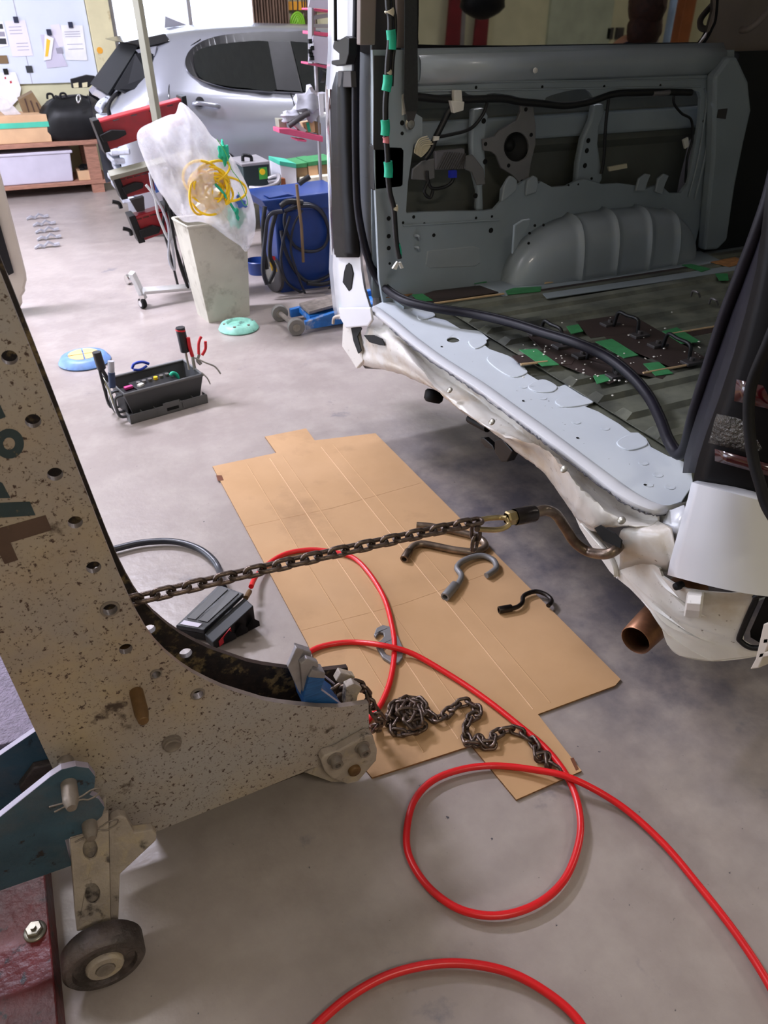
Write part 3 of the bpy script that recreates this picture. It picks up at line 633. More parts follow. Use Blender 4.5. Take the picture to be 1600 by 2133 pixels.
# floor edge along the wall
B().box(1.2, 4.6, 2.40, 2.56, VFL-.012, VFL+.004).done('load_floor', 'van_inner', van)
# brown strips, pale seams and green tape on the floor
def onfloor(name, m, pts, z=VFL+.014, th=.003): return link(name, cutplate(pxZ(pts, z), [], th, onZ(z)), m, van)
onfloor('floor_strip', 'floor_strip', [(855, 622), (905, 606), (1062, 588), (1092, 596), (1060, 606), (900, 630)], VFL+.012)
onfloor('floor_strip', 'floor_strip', [(1090, 600), (1330, 566), (1440, 550), (1450, 557), (1340, 574), (1130, 607)], VFL+.012)
onfloor('floor_strip', 'van_inner', [(1130, 612), (1350, 580), (1560, 548), (1570, 558), (1360, 590), (1140, 622)], VFL+.012)
onfloor('floor_strip', 'floor_strip', [(1065, 742), (1130, 735), (1200, 745), (1190, 760), (1080, 756)])
onfloor('floor_strip', 'floor_strip', [(1180, 730), (1330, 745), (1400, 770), (1380, 790), (1250, 760)], VFL+.013)
onfloor('floor_strip', 'floor_strip', [(1200, 670), (1300, 655), (1340, 690), (1230, 705)], VFL+.013)
onfloor('floor_strip', 'floor_strip', [(1430, 692), (1520, 676), (1530, 684), (1440, 702)], VFL+.013)
for q in (((905, 632), (1050, 612)), ((1400, 695), (1520, 675)), ((1340, 777), (1445, 758)), ((1085, 759), (1140, 753))):
    b = B(); b.sweep([at(*q[0], z=VFL+.016), at(*q[1], z=VFL+.016)], .004, 6); b.done('floor_seam', 'seam_line', van)
for q in ([(900, 584), (925, 582), (927, 596), (903, 598)], [(984, 575), (1012, 573), (1014, 588), (988, 591)], [(858, 614), (880, 612), (902, 626), (872, 628)], [(1053, 606), (1070, 600), (1128, 597), (1126, 607), (1058, 614)],
          [(1082, 729), (1118, 727), (1165, 760), (1130, 763)], [(1340, 758), (1372, 754), (1402, 778), (1366, 783)], [(1236, 783), (1260, 780), (1272, 792), (1244, 800)], [(1240, 712), (1275, 706), (1330, 740), (1300, 746)],
          [(1380, 690), (1410, 682), (1460, 712), (1420, 716)], [(1420, 552), (1440, 550), (1480, 560), (1462, 566)], [(1490, 570), (1516, 570), (1518, 584), (1498, 584)], [(1180, 680), (1205, 676), (1215, 690), (1190, 696)]):
    onfloor('green_tape', 'tape_green', q, VFL+.016, .002)
for q in ([(1480, 546), (1530, 536), (1560, 545), (1520, 556)],): onfloor('rust_patch', 'rust_soft', q, VFL+.016, .002)
onfloor('rust_patch', 'rust_soft', [(797, 600), (845, 597), (862, 610), (848, 618), (800, 620)], VFL+.012, .002)
# ---- far side wall: outer skin behind, inner panel with cut openings in front
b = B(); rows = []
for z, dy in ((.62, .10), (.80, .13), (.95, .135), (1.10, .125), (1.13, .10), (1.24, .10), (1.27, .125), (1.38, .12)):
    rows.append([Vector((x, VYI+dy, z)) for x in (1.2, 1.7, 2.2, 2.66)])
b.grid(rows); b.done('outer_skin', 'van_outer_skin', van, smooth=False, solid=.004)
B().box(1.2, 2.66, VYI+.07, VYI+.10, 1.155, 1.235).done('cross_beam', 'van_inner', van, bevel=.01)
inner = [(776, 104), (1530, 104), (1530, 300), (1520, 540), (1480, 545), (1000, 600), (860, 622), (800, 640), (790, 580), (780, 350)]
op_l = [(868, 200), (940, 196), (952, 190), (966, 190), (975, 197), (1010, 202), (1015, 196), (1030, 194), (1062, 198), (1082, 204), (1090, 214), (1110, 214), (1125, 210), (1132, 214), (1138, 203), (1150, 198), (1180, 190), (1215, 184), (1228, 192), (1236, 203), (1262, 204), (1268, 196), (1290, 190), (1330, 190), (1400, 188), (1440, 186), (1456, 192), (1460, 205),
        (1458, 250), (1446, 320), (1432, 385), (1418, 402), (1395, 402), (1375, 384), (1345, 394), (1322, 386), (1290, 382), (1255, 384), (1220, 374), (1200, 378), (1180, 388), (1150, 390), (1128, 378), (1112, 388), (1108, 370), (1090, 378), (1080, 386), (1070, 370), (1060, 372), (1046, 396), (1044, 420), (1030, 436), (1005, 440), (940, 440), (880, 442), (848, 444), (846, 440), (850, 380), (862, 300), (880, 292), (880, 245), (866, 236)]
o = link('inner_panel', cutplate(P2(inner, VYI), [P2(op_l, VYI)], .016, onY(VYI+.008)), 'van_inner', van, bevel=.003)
# upper beam under the window: rolled and glossy
b = B(); rows = []
for z, dy in ((1.455, .012), (1.436, .0), (1.425, -.016), (1.40, -.02), (1.378, -.017), (1.362, -.008), (1.352, 0.0)): rows.append([Vector((x, VYI+dy, z)) for x in (1.29, 1.8, 2.45, 2.62)])
b.grid(rows); b.done('window_beam', 'van_beam', van, smooth=True, solid=.004)
b = B(); b.sweep([at(870, 190, y=VYI-.004), at(1460, 180, y=VYI-.004)], .003, 6); b.sweep([at(870, 172, y=VYI-.004), at(1480, 165, y=VYI-.004)], .0025, 6)
b.sweep(spline([at(1490, 175, y=VYI-.004), at(1488, 200, y=VYI-.004), at(1470, 320, y=VYI-.004), at(1448, 415, y=VYI-.004)], 6), .005, 6)
b.sweep(spline([at(1468, 185, y=VYI-.004), at(1472, 215, y=VYI-.004), at(1455, 330, y=VYI-.004), at(1435, 410, y=VYI-.004)], 6), .004, 6)
b.sweep([at(840, 470, y=VYI-.004), at(1040, 458, y=VYI-.004)], .003, 6); b.done('panel_bead', 'van_inner', van, smooth=True)
# small dark fixing holes (plugs)
b = B()
for px, py, r in [(987, 148, .006), (1238, 147, .006), (1351, 147, .006), (1457, 146, .006), (992, 182, .005), (1130, 181, .005), (1376, 178, .005), (1259, 180, .005), (810, 455, .008), (810, 492, .008), (810, 517, .008), (812, 549, .005), (840, 464, .005), (862, 452, .006), (884, 466, .005), (904, 490, .007), (1023, 480, .010), (978, 527, .004), (992, 454, .005), (1025, 451, .005), (1473, 236, .006), (1466, 252, .006), (1460, 300, .005), (1465, 344, .005), (838, 256, .008), (838, 278, .006), (1233, 372, .005), (1185, 386, .004), (1205, 384, .004)]:
    c = at(px, py, y=VYI-.001); B().cyl(c, c+Vector((0, .003, 0)), r, seg=12).done('fixing_hole', 'dark_hole', van)
c = at(1117, 147, y=VYI-.04); B().lathe([(1e-4, 0), (.008, .002), (.009, .006)], c, (0, 1, 0), 16).done('plug', 'connector_white', van, smooth=True)
# swage panel, clips on the lower wall
b = B(); b.prism(ats([(890, 522), (985, 512), (1000, 516), (1002, 548), (990, 556), (895, 560), (886, 552)], y=VYI-.002), (0, .01, 0)); b.done('pressed_recess', 'van_beam', van, bevel=.006)
for py in (492, 516): tube('clip', [at(864, py-2, y=VYI-.002), at(872, py, y=VYI-.02), at(874, py+6, y=VYI-.004)], .005, 'connector_white' if 0 else 'van_beam', van)
# lower scalloped tabs
for q in ([(1046, 420), (1050, 390), (1058, 372), (1064, 366), (1072, 370), (1078, 376), (1076, 396), (1060, 410)], [(1098, 388), (1100, 376), (1112, 366), (1120, 370), (1122, 384), (1118, 400), (1096, 408)], [(1325, 398), (1332, 372), (1346, 362), (1356, 364), (1350, 378), (1344, 398)], [(1366, 400), (1372, 372), (1384, 362), (1394, 366), (1386, 384), (1380, 406)]):
    b = B(); b.prism(ats(q, y=VYI-.015), (0, .012, 0)); b.done('tab', 'van_beam', van, bevel=.003)
# vertical ribs in the opening
for q in ([(985, 228), (1008, 224), (1018, 240), (1016, 262), (1010, 300), (1012, 340), (1012, 372), (1006, 388), (1008, 440), (994, 440), (996, 400), (984, 350), (982, 300)],
          [(1238, 218), (1258, 216), (1262, 232), (1250, 262), (1246, 300), (1252, 340), (1256, 372), (1248, 388), (1200, 384), (1204, 340), (1214, 290), (1232, 250)]):
    b = B(); b.prism(ats(q, y=VYI+.03), (0, .03, 0)); b.done('body_rib', 'van_inner', van, bevel=.008)
b = B()
for px, py in ((1226, 293), (1223, 314), (1219, 345), (991, 365), (991, 408), (1008, 252), (1011, 337)):
    c = at(px, py, y=VYI+.028); B().cyl(c, c+Vector((0, .004, 0)), .009, seg=14).done('fixing_hole', 'dark_hole', van)
# speaker on its bracket
sp = link('speaker_bracket', cutplate(P2([(1084, 194), (1110, 192), (1112, 230), (1116, 262), (1116, 300), (1106, 340), (1100, 384), (1082, 380), (1066, 364), (1044, 350), (1034, 324), (1024, 316), (1008, 314), (1006, 290), (1030, 284), (1040, 272), (1076, 252), (1084, 232)], VYI+.015), [P2(ell(1076, 306, 26, 31), VYI+.015)], .012, onY(VYI+.02)), 'bracket_grey', van, bevel=.003)
c = at(1076, 306, y=VYI+.02)
B().lathe([(.062, .0), (.062, .012), (.05, .03), (.022, .045), (.018, .036), (1e-4, .03)], c, (0, 1, 0), 36).done('speaker_cone', 'speaker_cone', sp, smooth=True)
B().lathe([(.064, .003), (.066, -.004), (.056, -.006), (.052, .006)], c, (0, 1, 0), 36).done('speaker_rim', 'black_plastic', sp, smooth=True)
b = B()
for px, py in ((1096, 228), (1107, 281), (1090, 196), (1012, 300), (1060, 345), (1088, 378)):
    cc = at(px, py, y=VYI+.012); B().cyl(cc, cc+Vector((0, .004, 0)), .007, seg=10).done('bolt', 'dark_hole', sp)
# electronic module with fins
md = B(); md.prism(ats([(908, 316), (968, 310), (971, 352), (908, 354)], y=VYI+.02), (0, .02, 0)); mdo = md.done('control_module', 'module_grey', van, bevel=.002)
b = B()
for k in range(12):
    x0 = 912+k*5; b.sweep([at(x0-2, 352, y=VYI+.018), at(min(x0+16, 970), 316+k*.4, y=VYI+.018)], .0022, 4)
b.done('fins', 'dark_trim', mdo)
b = B(); b.prism(ats([(860, 352), (880, 336), (906, 330), (906, 372), (890, 376), (858, 374)], y=VYI+.03), (0, .01, 0)); b.done('module_bracket', 'bracket_grey', van, bevel=.003); b = B(); b.prism(ats([(970, 325), (985, 322), (1008, 352), (1012, 384), (994, 386), (984, 360), (970, 354)], y=VYI+.025), (0, .01, 0)); b.done('module_bracket', 'bracket_grey', van, bevel=.003)
# wiring
for i, (pts, r) in enumerate([([(850, 205), (870, 202), (910, 206), (960, 208), (1010, 206), (1050, 206), (1085, 212), (1130, 216), (1180, 220), (1230, 212), (1280, 196), (1340, 193), (1395, 192), (1440, 193)], .012), ([(950, 208), (935, 232), (920, 262), (906, 290), (898, 312), (885, 330)], .011), ([(1015, 214), (1005, 240), (980, 268), (940, 280), (905, 286)], .006),
                              ([(1268, 205), (1262, 260), (1258, 330), (1252, 362)], .006), ([(1405, 196), (1404, 215), (1420, 236), (1440, 250), (1442, 290), (1432, 330), (1428, 380)], .005), ([(890, 356), (892, 376), (900, 392), (925, 390), (942, 378), (944, 362)], .006), ([(892, 376), (884, 400), (896, 412), (902, 396)], .006)]):
    tube('wiring', [at(p[0], p[1], y=VYI-.004+(.02 if r < .01 else 0)) for p in pts], r, 'wire_black', van, seg=8)
for k in range(5): tube('wiring', [at(890+k*3, 284+k*4, y=VYI-.012), at(872+k*2, 292+k*3, y=VYI-.02), at(864+k*3, 318+k*2, y=VYI-.02), at(880+k*2, 308+k*2, y=VYI-.015), at(896, 292+k*3, y=VYI-.01)], .0025, 'wire_cream', van, seg=6)
b = B(); b.prism(ats([(947, 188), (962, 188), (964, 212), (946, 212)], y=VYI-.03), (0, .02, 0)); b.done('connector', 'connector_white', van, bevel=.002); b = B(); b.prism(ats([(940, 210), (968, 212), (966, 230), (946, 236)], y=VYI-.036), (0, .022, 0)); b.done('connector', 'connector_white', van, bevel=.002)
b = B(); b.prism(ats([(938, 356), (952, 355), (952, 370), (938, 371)], y=VYI+.0), (0, .015, 0)); b.done('connector', 'blue_plug', van)
b = B(); b.prism(ats([(1268, 348), (1306, 341), (1307, 350), (1270, 357)], y=VYI+.01), (0, .01, 0)); b.done('connector', 'wire_cream', van)
b = B(); b.prism(ats([(1424, 292), (1434, 286), (1436, 304), (1428, 310)], y=VYI-.01), (0, .01, 0)); b.done('connector', 'connector_white', van); b = B(); b.prism(ats([(905, 284), (916, 284), (914, 292), (904, 294)], y=VYI-.02), (0, .01, 0)); b.done('connector', 'connector_white', van)
tube('air_duct', [at(1360, 195, y=VYI-.01), at(1380, 194, y=VYI-.012), at(1394, 192, y=VYI-.01)], .009, 'module_grey', van)
# front post on the far side and dark bulkhead beyond
b = B(); b.prism(ats([(1490, 160), (1520, 118), (1536, 118), (1560, 170), (1566, 230), (1550, 300), (1532, 390), (1516, 500), (1496, 520), (1468, 522), (1486, 330)], y=VYI-.05), (0, .05, 0)); b.done('body_post', 'van_inner', van, bevel=.012)
b = B(); b.prism(ats([(1497, 228), (1516, 226), (1512, 248), (1494, 246)], y=VYI-.053), (0, .01, 0)); b.done('fixing_hole', 'dark_trim', van)
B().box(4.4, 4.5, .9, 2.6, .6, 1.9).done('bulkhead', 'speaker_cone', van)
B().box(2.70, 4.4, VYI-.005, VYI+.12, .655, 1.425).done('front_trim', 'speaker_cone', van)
# ---- wheel arch
b = B(); rows = []; X0, X1, YB = 1.68, 2.64, 2.36
nx = 90
for i in range(nx+1):
    u = i/nx; x = X0+(X1-X0)*u; e = max(0, 1-abs(2*u-1)**3.2)**.5
    for_r = .014*(math.exp(-((u-.30)/.012)**2)+math.exp(-((u-.48)/.012)**2)+math.exp(-((u-.66)/.012)**2)+math.exp(-((u-.82)/.011)**2))
    r = []
    for j in range(15):
        t = j/14*PI/2
        yy = VYI+.005-(VYI-YB+for_r)*e**.35*min(1, math.cos(t)**.55); zz = VFL+.0+(.238+for_r)*e*math.sin(t)**.8
        r.append(Vector((x, yy, zz)))
    rows.append(r)
b.grid(rows); wa = b.done('wheel_arch', 'van_beam', van, smooth=True, solid=.003)
b = B(); b.prism([Vector((X0-.08, YB-.03, VFL+.002)), Vector((X1+.06, YB-.03, VFL+.002)), Vector((X1+.1, VYI, VFL+.002)), Vector((X0-.12, VYI, VFL+.002))], (0, 0, .012)); b.done('wheel_arch', 'van_inner', van, bevel=.004)
b = B(); b.sweep([at(1135, 590, z=VFL+.02), at(1390, 549, z=VFL+.02)], .003, 6); b.done('floor_seam', 'seam_line', van)
b = B(); b.prism(ats([(1072, 470), (1090, 458), (1106, 456), (1104, 470), (1090, 492), (1076, 520), (1068, 530)], y=YB-.004), (0, .012, 0)); b.done('arch_gusset', 'van_inner', wa, bevel=.004)
b = B()
for px, py in ((1115, 470), (1133, 469), (1104, 486), (1102, 507)):
    c = at(px, py, y=YB-.004); B().cyl(c, c+Vector((0, .004, 0)), .005, seg=10).done('fixing_hole', 'dark_hole', wa)
# ---- window in the far wall and trim above the belt line
wy = VYI+.06
gw = B(); gw.prism(ats([(866, -150), (1490, -150), (1488, 20), (1476, 60), (1450, 97), (874, 97), (866, 92)], y=wy), (0, .004, 0)); gw.done('side_window', 'tinted_glass', van)
tube('window_seal', [at(868, -150, y=wy-.01), at(868, 20, y=wy-.01), at(868, 88, y=wy-.01), at(880, 98, y=wy-.01), at(1100, 100, y=wy-.01), at(1440, 101, y=wy-.01), at(1462, 92, y=wy-.01), at(1482, 60, y=wy-.01), at(1492, 20, y=wy-.01), at(1500, -150, y=wy-.01)], .007, 'black_rubber', van, seg=8)
b = B(); b.prism(ats([(874, 97), (1480, 97), (1480, 112), (874, 112)], y=wy-.004), (0, .06, 0)); b.done('outer_skin', 'van_inner', van)
b = B(); b.prism(ats([(1488, -150), (1700, -150), (1700, 112), (1450, 104), (1476, 70), (1490, 20)], y=wy-.012), (0, .05, 0)); b.done('upper_trim', 'grey_trim', van)
b = B(); b.prism(ats([(752, -150), (790, -150), (782, 94), (750, 94)], y=VYI+.02), (0, .03, 0)); b.prism(ats([(828, -150), (868, -150), (868, 100), (826, 100)], y=VYI+.03), (0, .03, 0)); b.done('upper_trim', 'grey_trim', van, bevel=.004)
b = B(); b.prism(ats([(784, -150), (832, -150), (846, 112), (846, 620), (776, 620), (774, 100)], y=VYI+.07), (0, .01, 0)); b.done('pillar_recess', 'van_inner', van)
b = B(); b.prism(ats([(786, -150), (832, -150), (838, 320), (776, 320), (776, 100)], y=VYI+.064), (0, .004, 0)); b.done('pillar_recess', 'dark_trim', van)
tube('grab_handle', [at(1545, 62, y=VYI-.02), at(1560, 60, y=VYI-.06), at(1585, 40, y=VYI-.09), at(1610, 10, y=VYI-.09)], .012, 'grey_trim', van)
b = B(); b.prism(ats([(779, 116), (812, 116), (806, 250), (800, 312), (778, 312)], y=VYI-.004), (0, .004, 0)); b.done('pillar_recess', 'dark_trim', van)  # dark plate on the panel face paints the shade of the recess
b = B(); b.prism(ats([(796, 302), (838, 304), (844, 312), (842, 386), (836, 392), (780, 398), (778, 302)], y=VYI+.0), (0, .04, 0)); b.done('black_box', 'black_plastic', van, bevel=.006)
# seat belt
sb = B(); sb.prism(ats([(845, -150), (868, -150), (871, 206), (870, 232), (846, 232), (842, 206)], y=VYI-.03), (0, .003, 0)); sbo = sb.done('seat_belt', 'belt', van)
b = B(); b.prism(ats([(846, 230), (869, 230), (862, 252), (850, 252)], y=VYI-.028), (0, .006, 0)); b.done('belt_anchor', 'dark_trim', sbo)
c = at(857, 259, y=VYI-.03); B().lathe([(1e-4, 0), (.012, .001), (.013, .008), (.018, .01)], c, (0, 1, 0), 16).done('belt_bolt', 'bolt_zinc', sbo, smooth=True)
b = B(); b.prism(ats([(838, 198), (846, 192), (850, 236), (838, 240)], y=VYI-.006), (0, .004, 0)); b.done('label', 'connector_white', van)
# hanging harness with tape
hx = [(806, -150), (808, 0), (813, 40), (812, 90), (808, 130), (806, 180), (803, 220), (804, 280), (807, 320), (808, 360), (812, 400), (820, 432), (823, 470), (826, 505), (832, 538)]
hp = [at(p[0], p[1], y=2.42) for p in hx]
hr = tube('wiring_harness', hp, [.0] and .010, 'wire_black', van, seg=8)
tube('wiring_harness', [v+Vector((.018, .004, 0)) for v in hp[:6]], .007, 'wire_black', van, seg=8)
def wrap(a, b2, m, r): B().sweep(spline([at(*a, y=2.42), ((at(*a, y=2.42)+at(*b2, y=2.42))/2)+Vector((.002, 0, 0)), at(*b2, y=2.42)], 3), r, 8).done('tape_wrap', m, hr, smooth=True)
for a, b2 in (((814, 62), (815, 103)), ((808, 156), (804, 190)), ((802, 250), (802, 282)), ((808, 337), (809, 369)), ((829, 508), (833, 533))): wrap(a, b2, 'tape_teal', .0155 if a[1] < 400 else .008)
wrap((803, 284), (804, 298), 'pink_wrap', .011); wrap((810, 20), (810, 30), 'wire_cream', .016); wrap((822, 430), (822, 438), 'wire_cream', .012); wrap((808, 148), (808, 155), 'wire_cream', .012)
b = B(); b.prism(ats([(818, 560), (828, 545), (832, 548), (826, 562)], y=2.42), (0, .01, 0)); b.done('connector', 'connector_white', hr); b = B(); b.prism(ats([(832, 548), (836, 546), (841, 558), (836, 560)], y=2.42), (0, .01, 0)); b.done('connector', 'connector_white', hr)
# ---- left rear pillar
XP = 1.12
b = B(); rows = []
cols = {-160: (690, 700, 735, 776), 0: (690, 704, 740, 778), 100: (690, 704, 738, 778), 200: (684, 700, 738, 778), 400: (690, 704, 742, 776), 500: (694, 706, 748, 778), 560: (692, 708, 752, 780), 600: (696, 710, 758, 784), 640: (700, 716, 770, 792), 665: (706, 722, 772, 790)}
for py, cs in cols.items(): rows.append([at(cs[0]-6, py, x=XP+.10), at(cs[0]+2, py, x=XP+.01), at(cs[1], py, x=XP-.006), at((cs[1]+cs[2])/2, py, x=XP-.008), at(cs[2], py, x=XP), at(cs[2]+4, py, x=XP+.03)])
b.grid(rows); b.done('rear_pillar', 'van_white', van, smooth=True, solid=.003)
# inner flange strip
b = B(); rows = []
for py, x0, x1 in ((94, 749, 776), (200, 749, 777), (350, 750, 777), (440, 752, 777), (500, 756, 778), (560, 764, 781), (600, 772, 784), (636, 780, 792)): rows.append([at(x0, py, x=XP+.06), at((x0+x1)/2, py, x=XP+.055), at(x1, py, x=XP+.06)])
b.grid(rows); b.done('pillar_flange', 'van_primer', van, smooth=True, solid=.003)
b = B(); b.prism(ats([(749, 92), (778, 92), (790, 112), (766, 114), (750, 108)], x=XP+.05), (.01, 0, 0)); b.done('upper_trim', 'dark_trim', van)
# side of the body outside the pillar, roof, near side wall with windows, underbody
B().box(1.28, 5.4, 2.84, 2.86, .33, 1.40).done('side_panel', 'van_white', van)
B().box(1.28, 5.4, 2.66, 2.84, 1.93, 1.97).done('roof', 'van_white', van)
B().box(1.22, 5.4, .80, 2.80, 1.93, 1.99).done('roof', 'van_white', van, bevel=.02)
me = cutplate([(1.30, .45), (5.4, .45), (5.4, 1.93), (1.30, 1.93)], [[(1.7, 1.25), (4.8, 1.25), (4.8, 1.82), (1.7, 1.82)]], .05, onY(.82))
link('side_panel', me, 'van_inner', van)
B().box(1.35, 5.2, 1.0, 2.6, .38, .56).done('underbody', 'rust_edge', van)
B().box(5.36, 5.42, .8, 2.86, .3, 1.3).done('front_panel', 'van_white', van)
for (wx, wy_) in ((2.16, 2.70), (2.16, .92), (4.75, 2.70), (4.75, .92)):
    w_ = B().lathe([(.2, -.09), (.31, -.09), (.33, -.06), (.33, .06), (.31, .09), (.2, .09), (.19, .05), (1e-4, .04)], (wx, wy_, .33), (0, 1 if wy_ > 2 else -1, 0), 36); w_.done('wheel', 'black_rubber', van, smooth=True)
# left tail lamp (dark, smoked) with red chrome-edged side
def lampgrid(name, m, rowsdef, par): b = B(); b.grid(rowsdef); return b.done(name, m, par, smooth=True, solid=.006)
tl = lampgrid('tail_lamp', 'lamp_black', [[at(x0, py, x=XP-.012), at((x0+x1)/2, py, x=XP-.03), at(x1, py, x=XP-.006)] for py, x0, x1 in ((150, 702, 728), (180, 694, 732), (200, 690, 735), (300, 690, 737), (400, 692, 740), (480, 694, 746), (525, 698, 750), (536, 702, 748))], van)
lampgrid('lamp_side', 'lamp_red', [[at(x0, py, x=XP+.03), at(x0+7, py, x=XP-.014)] for py, x0 in ((186, 682), (260, 683), (360, 687), (450, 690), (530, 694))], tl)
tube('lamp_rim', [at(680, 178, x=XP+.03), at(681, 260, x=XP+.04), at(686, 400, x=XP+.04), at(692, 530, x=XP+.04)], .003, 'chrome', tl)
B().prism(ats([(703, 148), (730, 148), (732, 182), (704, 182)], x=XP-.03), (.02, 0, 0)).done('lamp_mount', 'dark_trim', tl, bevel=.003)
# gas strut and its bracket
tube('gas_strut', [at(697, -150, x=XP-.05), at(699, 85, x=XP-.05)], .006, 'black_plastic', van)
b = B(); b.prism(ats([(696, 82), (704, 84), (720, 75), (727, 80), (726, 112), (720, 134), (700, 138), (690, 134), (690, 126), (706, 124), (706, 112), (694, 102), (693, 96)], x=XP-.045), (.03, 0, 0)); b.done('strut_bracket', 'black_plastic', van, bevel=.003)
# dark lamp hole with rubber plug below the tail lamp
b = B(); b.prism(ats([(720, 552), (726, 547), (731, 552), (735, 570), (733, 590), (732, 602), (726, 607), (720, 598), (713, 588), (716, 566)], x=XP-.012), (.01, 0, 0)); b.done('rubber_plug', 'black_rubber', van, bevel=.003)
# ---- door seal, loose at the bottom and drooping over the floor
se = [at(745, -160, x=XP), at(744, 0, x=XP), at(741, 150, x=XP), at(741, 300, x=XP-.006), at(744, 420, x=XP-.006), at(754, 490, x=XP), at(770, 548, x=XP+.02), at(794, 592, x=XP+.05), at(835, 624, z=.70), at(900, 642, z=.70), at(985, 655, z=.70), at(1060, 672, z=.71), at(1130, 694, z=.72), at(1200, 716, z=.73), at(1262, 744, z=.72), at(1312, 782, z=.71), at(1350, 826, z=.70), at(1376, 876, z=.695), at(1393, 920, z=.69), at(1412, 946, z=.69), at(1428, 930, z=.73),
      at(1447, 860, x=1.2), at(1478, 760, x=1.19), at(1510, 660, x=1.18), at(1545, 570, x=1.17), at(1580, 480, x=1.16), at(1612, 380, x=1.16), at(1650, 200, x=1.16)]
b = B(); b.sweep(spline(se, 8), .0135, 12); b.done('door_seal', 'seal_rubber', van, smooth=True)
b = B(); b.sweep([v+Vector((.012, .008, .008)) for v in spline(se, 8)], .006, 8); b.done('door_seal', 'black_rubber', van, smooth=True)
# right rear pillar: dark garnish between the seal and the lamp
gar = [(400, 1598, 1640), (470, 1580, 1628), (560, 1552, 1604), (650, 1522, 1580), (740, 1494, 1556), (830, 1464, 1528), (900, 1442, 1500), (950, 1428, 1478), (985, 1424, 1462)]
b = B(); b.grid([[at(x0, py, x=XP+.07), at((x0*2+x1)/3, py, x=XP+.03), at((x0+2*x1)/3, py, x=XP+.01), at(x1, py, x=XP)] for py, x0, x1 in gar]); b.done('pillar_garnish', 'seal_rubber', van, smooth=True, solid=.004)
# right tail lamp
tr = [(380, 1600, 1720), (470, 1590, 1720), (560, 1578, 1720), (650, 1556, 1720), (740, 1530, 1700), (830, 1500, 1680), (900, 1474, 1660), (950, 1458, 1640), (990, 1448, 1626), (1004, 1446, 1620)]
def crv(py, x0, x1, n=7, dx=0.): return [at(x0+(x1-x0)*k/(n-1), py+(k/(n-1))*(42 if py > 900 else 30 if py > 700 else 0), x=XP-.012-dx+.06*(k/(n-1))**2) for k in range(n)]
tlo = lampgrid('tail_lamp', 'lamp_black', [crv(*q) for q in tr], van)
b = B(); b.grid([crv(862, 1494, 1650, 7, .002), crv(880, 1488, 1645, 7, .004), crv(905, 1482, 1640, 7, .004), crv(922, 1476, 1640, 7, .002)]); b.done('lamp_reflector', 'lamp_clear', tlo, smooth=True, solid=.002)
b = B(); b.grid([crv(790, 1535, 1660, 7, .002), crv(835, 1530, 1660, 7, .002)]); b.done('lamp_reflector', 'lamp_red', tlo, smooth=True, solid=.002)
b = B(); b.grid([crv(935, 1490, 1640, 7, .002), crv(960, 1490, 1640, 7, .002)]); b.done('lamp_reflector', 'lamp_red', tlo, smooth=True, solid=.002)
# loose black cable hanging over the lamp
tube('lamp_cable', [at(1640, 620, x=XP-.05), at(1598, 720, x=XP-.05), at(1566, 800, x=XP-.05), at(1560, 870, x=XP-.05), at(1568, 950, x=XP-.05), at(1584, 1010, x=XP-.05), at(1600, 1060, x=XP-.05), at(1640, 1120, x=XP-.05)], .010, 'black_rubber', van)
# ---- white quarter corner below the lamp, bulging
qp = [(1006, 1442, 1640, 52), (1040, 1434, 1640, 40), (1080, 1422, 1640, 30), (1130, 1408, 1640, 24), (1170, 1397, 1640, 20), (1196, 1391, 1640, 14)]
rows = []
for py, x0, x1, bend in qp:
    r = []
    for k in range(13):
        u = k/12; yy = py+ (bend*u**1.0 if py < 1100 else bend*u) + (max(0, (py-1150)/46)*34*math.sin(u*PI/2) if py > 1150 else 0)
        r.append(at(x0+(x1-x0)*u, yy, x=XP-.028-.012*math.sin(u*PI)+.10*u**2.2))
    rows.append(r)
rows.append([v+Vector((.03, 0, -.004)) for v in rows[-1]])
rows.insert(0, [v+Vector((.03, 0, .0)) for v in rows[0]])
shell(rows, 'quarter_corner', 'van_white', van, .004)
b = B(); b.sweep(spline([at(1596, 1190, x=XP+.035), at(1586, 1222, x=XP+.032), at(1578, 1242, x=XP+.03)], 4), .0012, 6); b.done('panel_gap', 'dark_trim', van)
# ---- lower quarter: dirty white bumper mounting panel
lowo = [(1282, 1150), (1300, 1120), (1330, 1150), (1385, 1180), (1392, 1196), (1440, 1222), (1500, 1243), (1560, 1252), (1620, 1248), (1640, 1380), (1580, 1378), (1520, 1390), (1460, 1386), (1418, 1364), (1402, 1338), (1394, 1305), (1366, 1268), (1335, 1240), (1310, 1222), (1290, 1206), (1286, 1180)]
vent = [(1532, 1268), (1542, 1256), (1640, 1240), (1640, 1330), (1566, 1352), (1540, 1372), (1516, 1370), (1503, 1352), (1504, 1338)]
rnd = [(1556+11*math.cos(a)*1.0, 1363+13*math.sin(a)) for a in [2*PI*k/18 for k in range(18)]]
xl = XP+.0
def lowmap(a, b2, t):
    # bulge outwards in the middle, wrap forward towards the outer corner
    return Vector((xl+t-.018*math.sin(min(1, max(0, (.98-a)/.25))*PI)+max(0, .86-a)**1.5*1.2, a, b2))
me = cutplate(pxX(lowo, xl), [pxX(vent, xl)], .006, lambda a, b2, t: Vector((xl+t, a, b2)))
bm = bmesh.new(); bm.from_mesh(me); bmesh.ops.triangulate(bm, faces=bm.faces); bmesh.ops.subdivide_edges(bm, edges=[e for e in bm.edges if e.calc_length() > .03], cuts=2, use_grid_fill=True)
for v in bm.verts: v.co = lowmap(v.co.y, v.co.z, v.co.x-xl)
bmesh.ops.recalc_face_normals(bm, faces=bm.faces); bm.to_mesh(me); bm.free()
link('bumper_mount_panel', me, 'van_white_dirty', van, smooth=True)
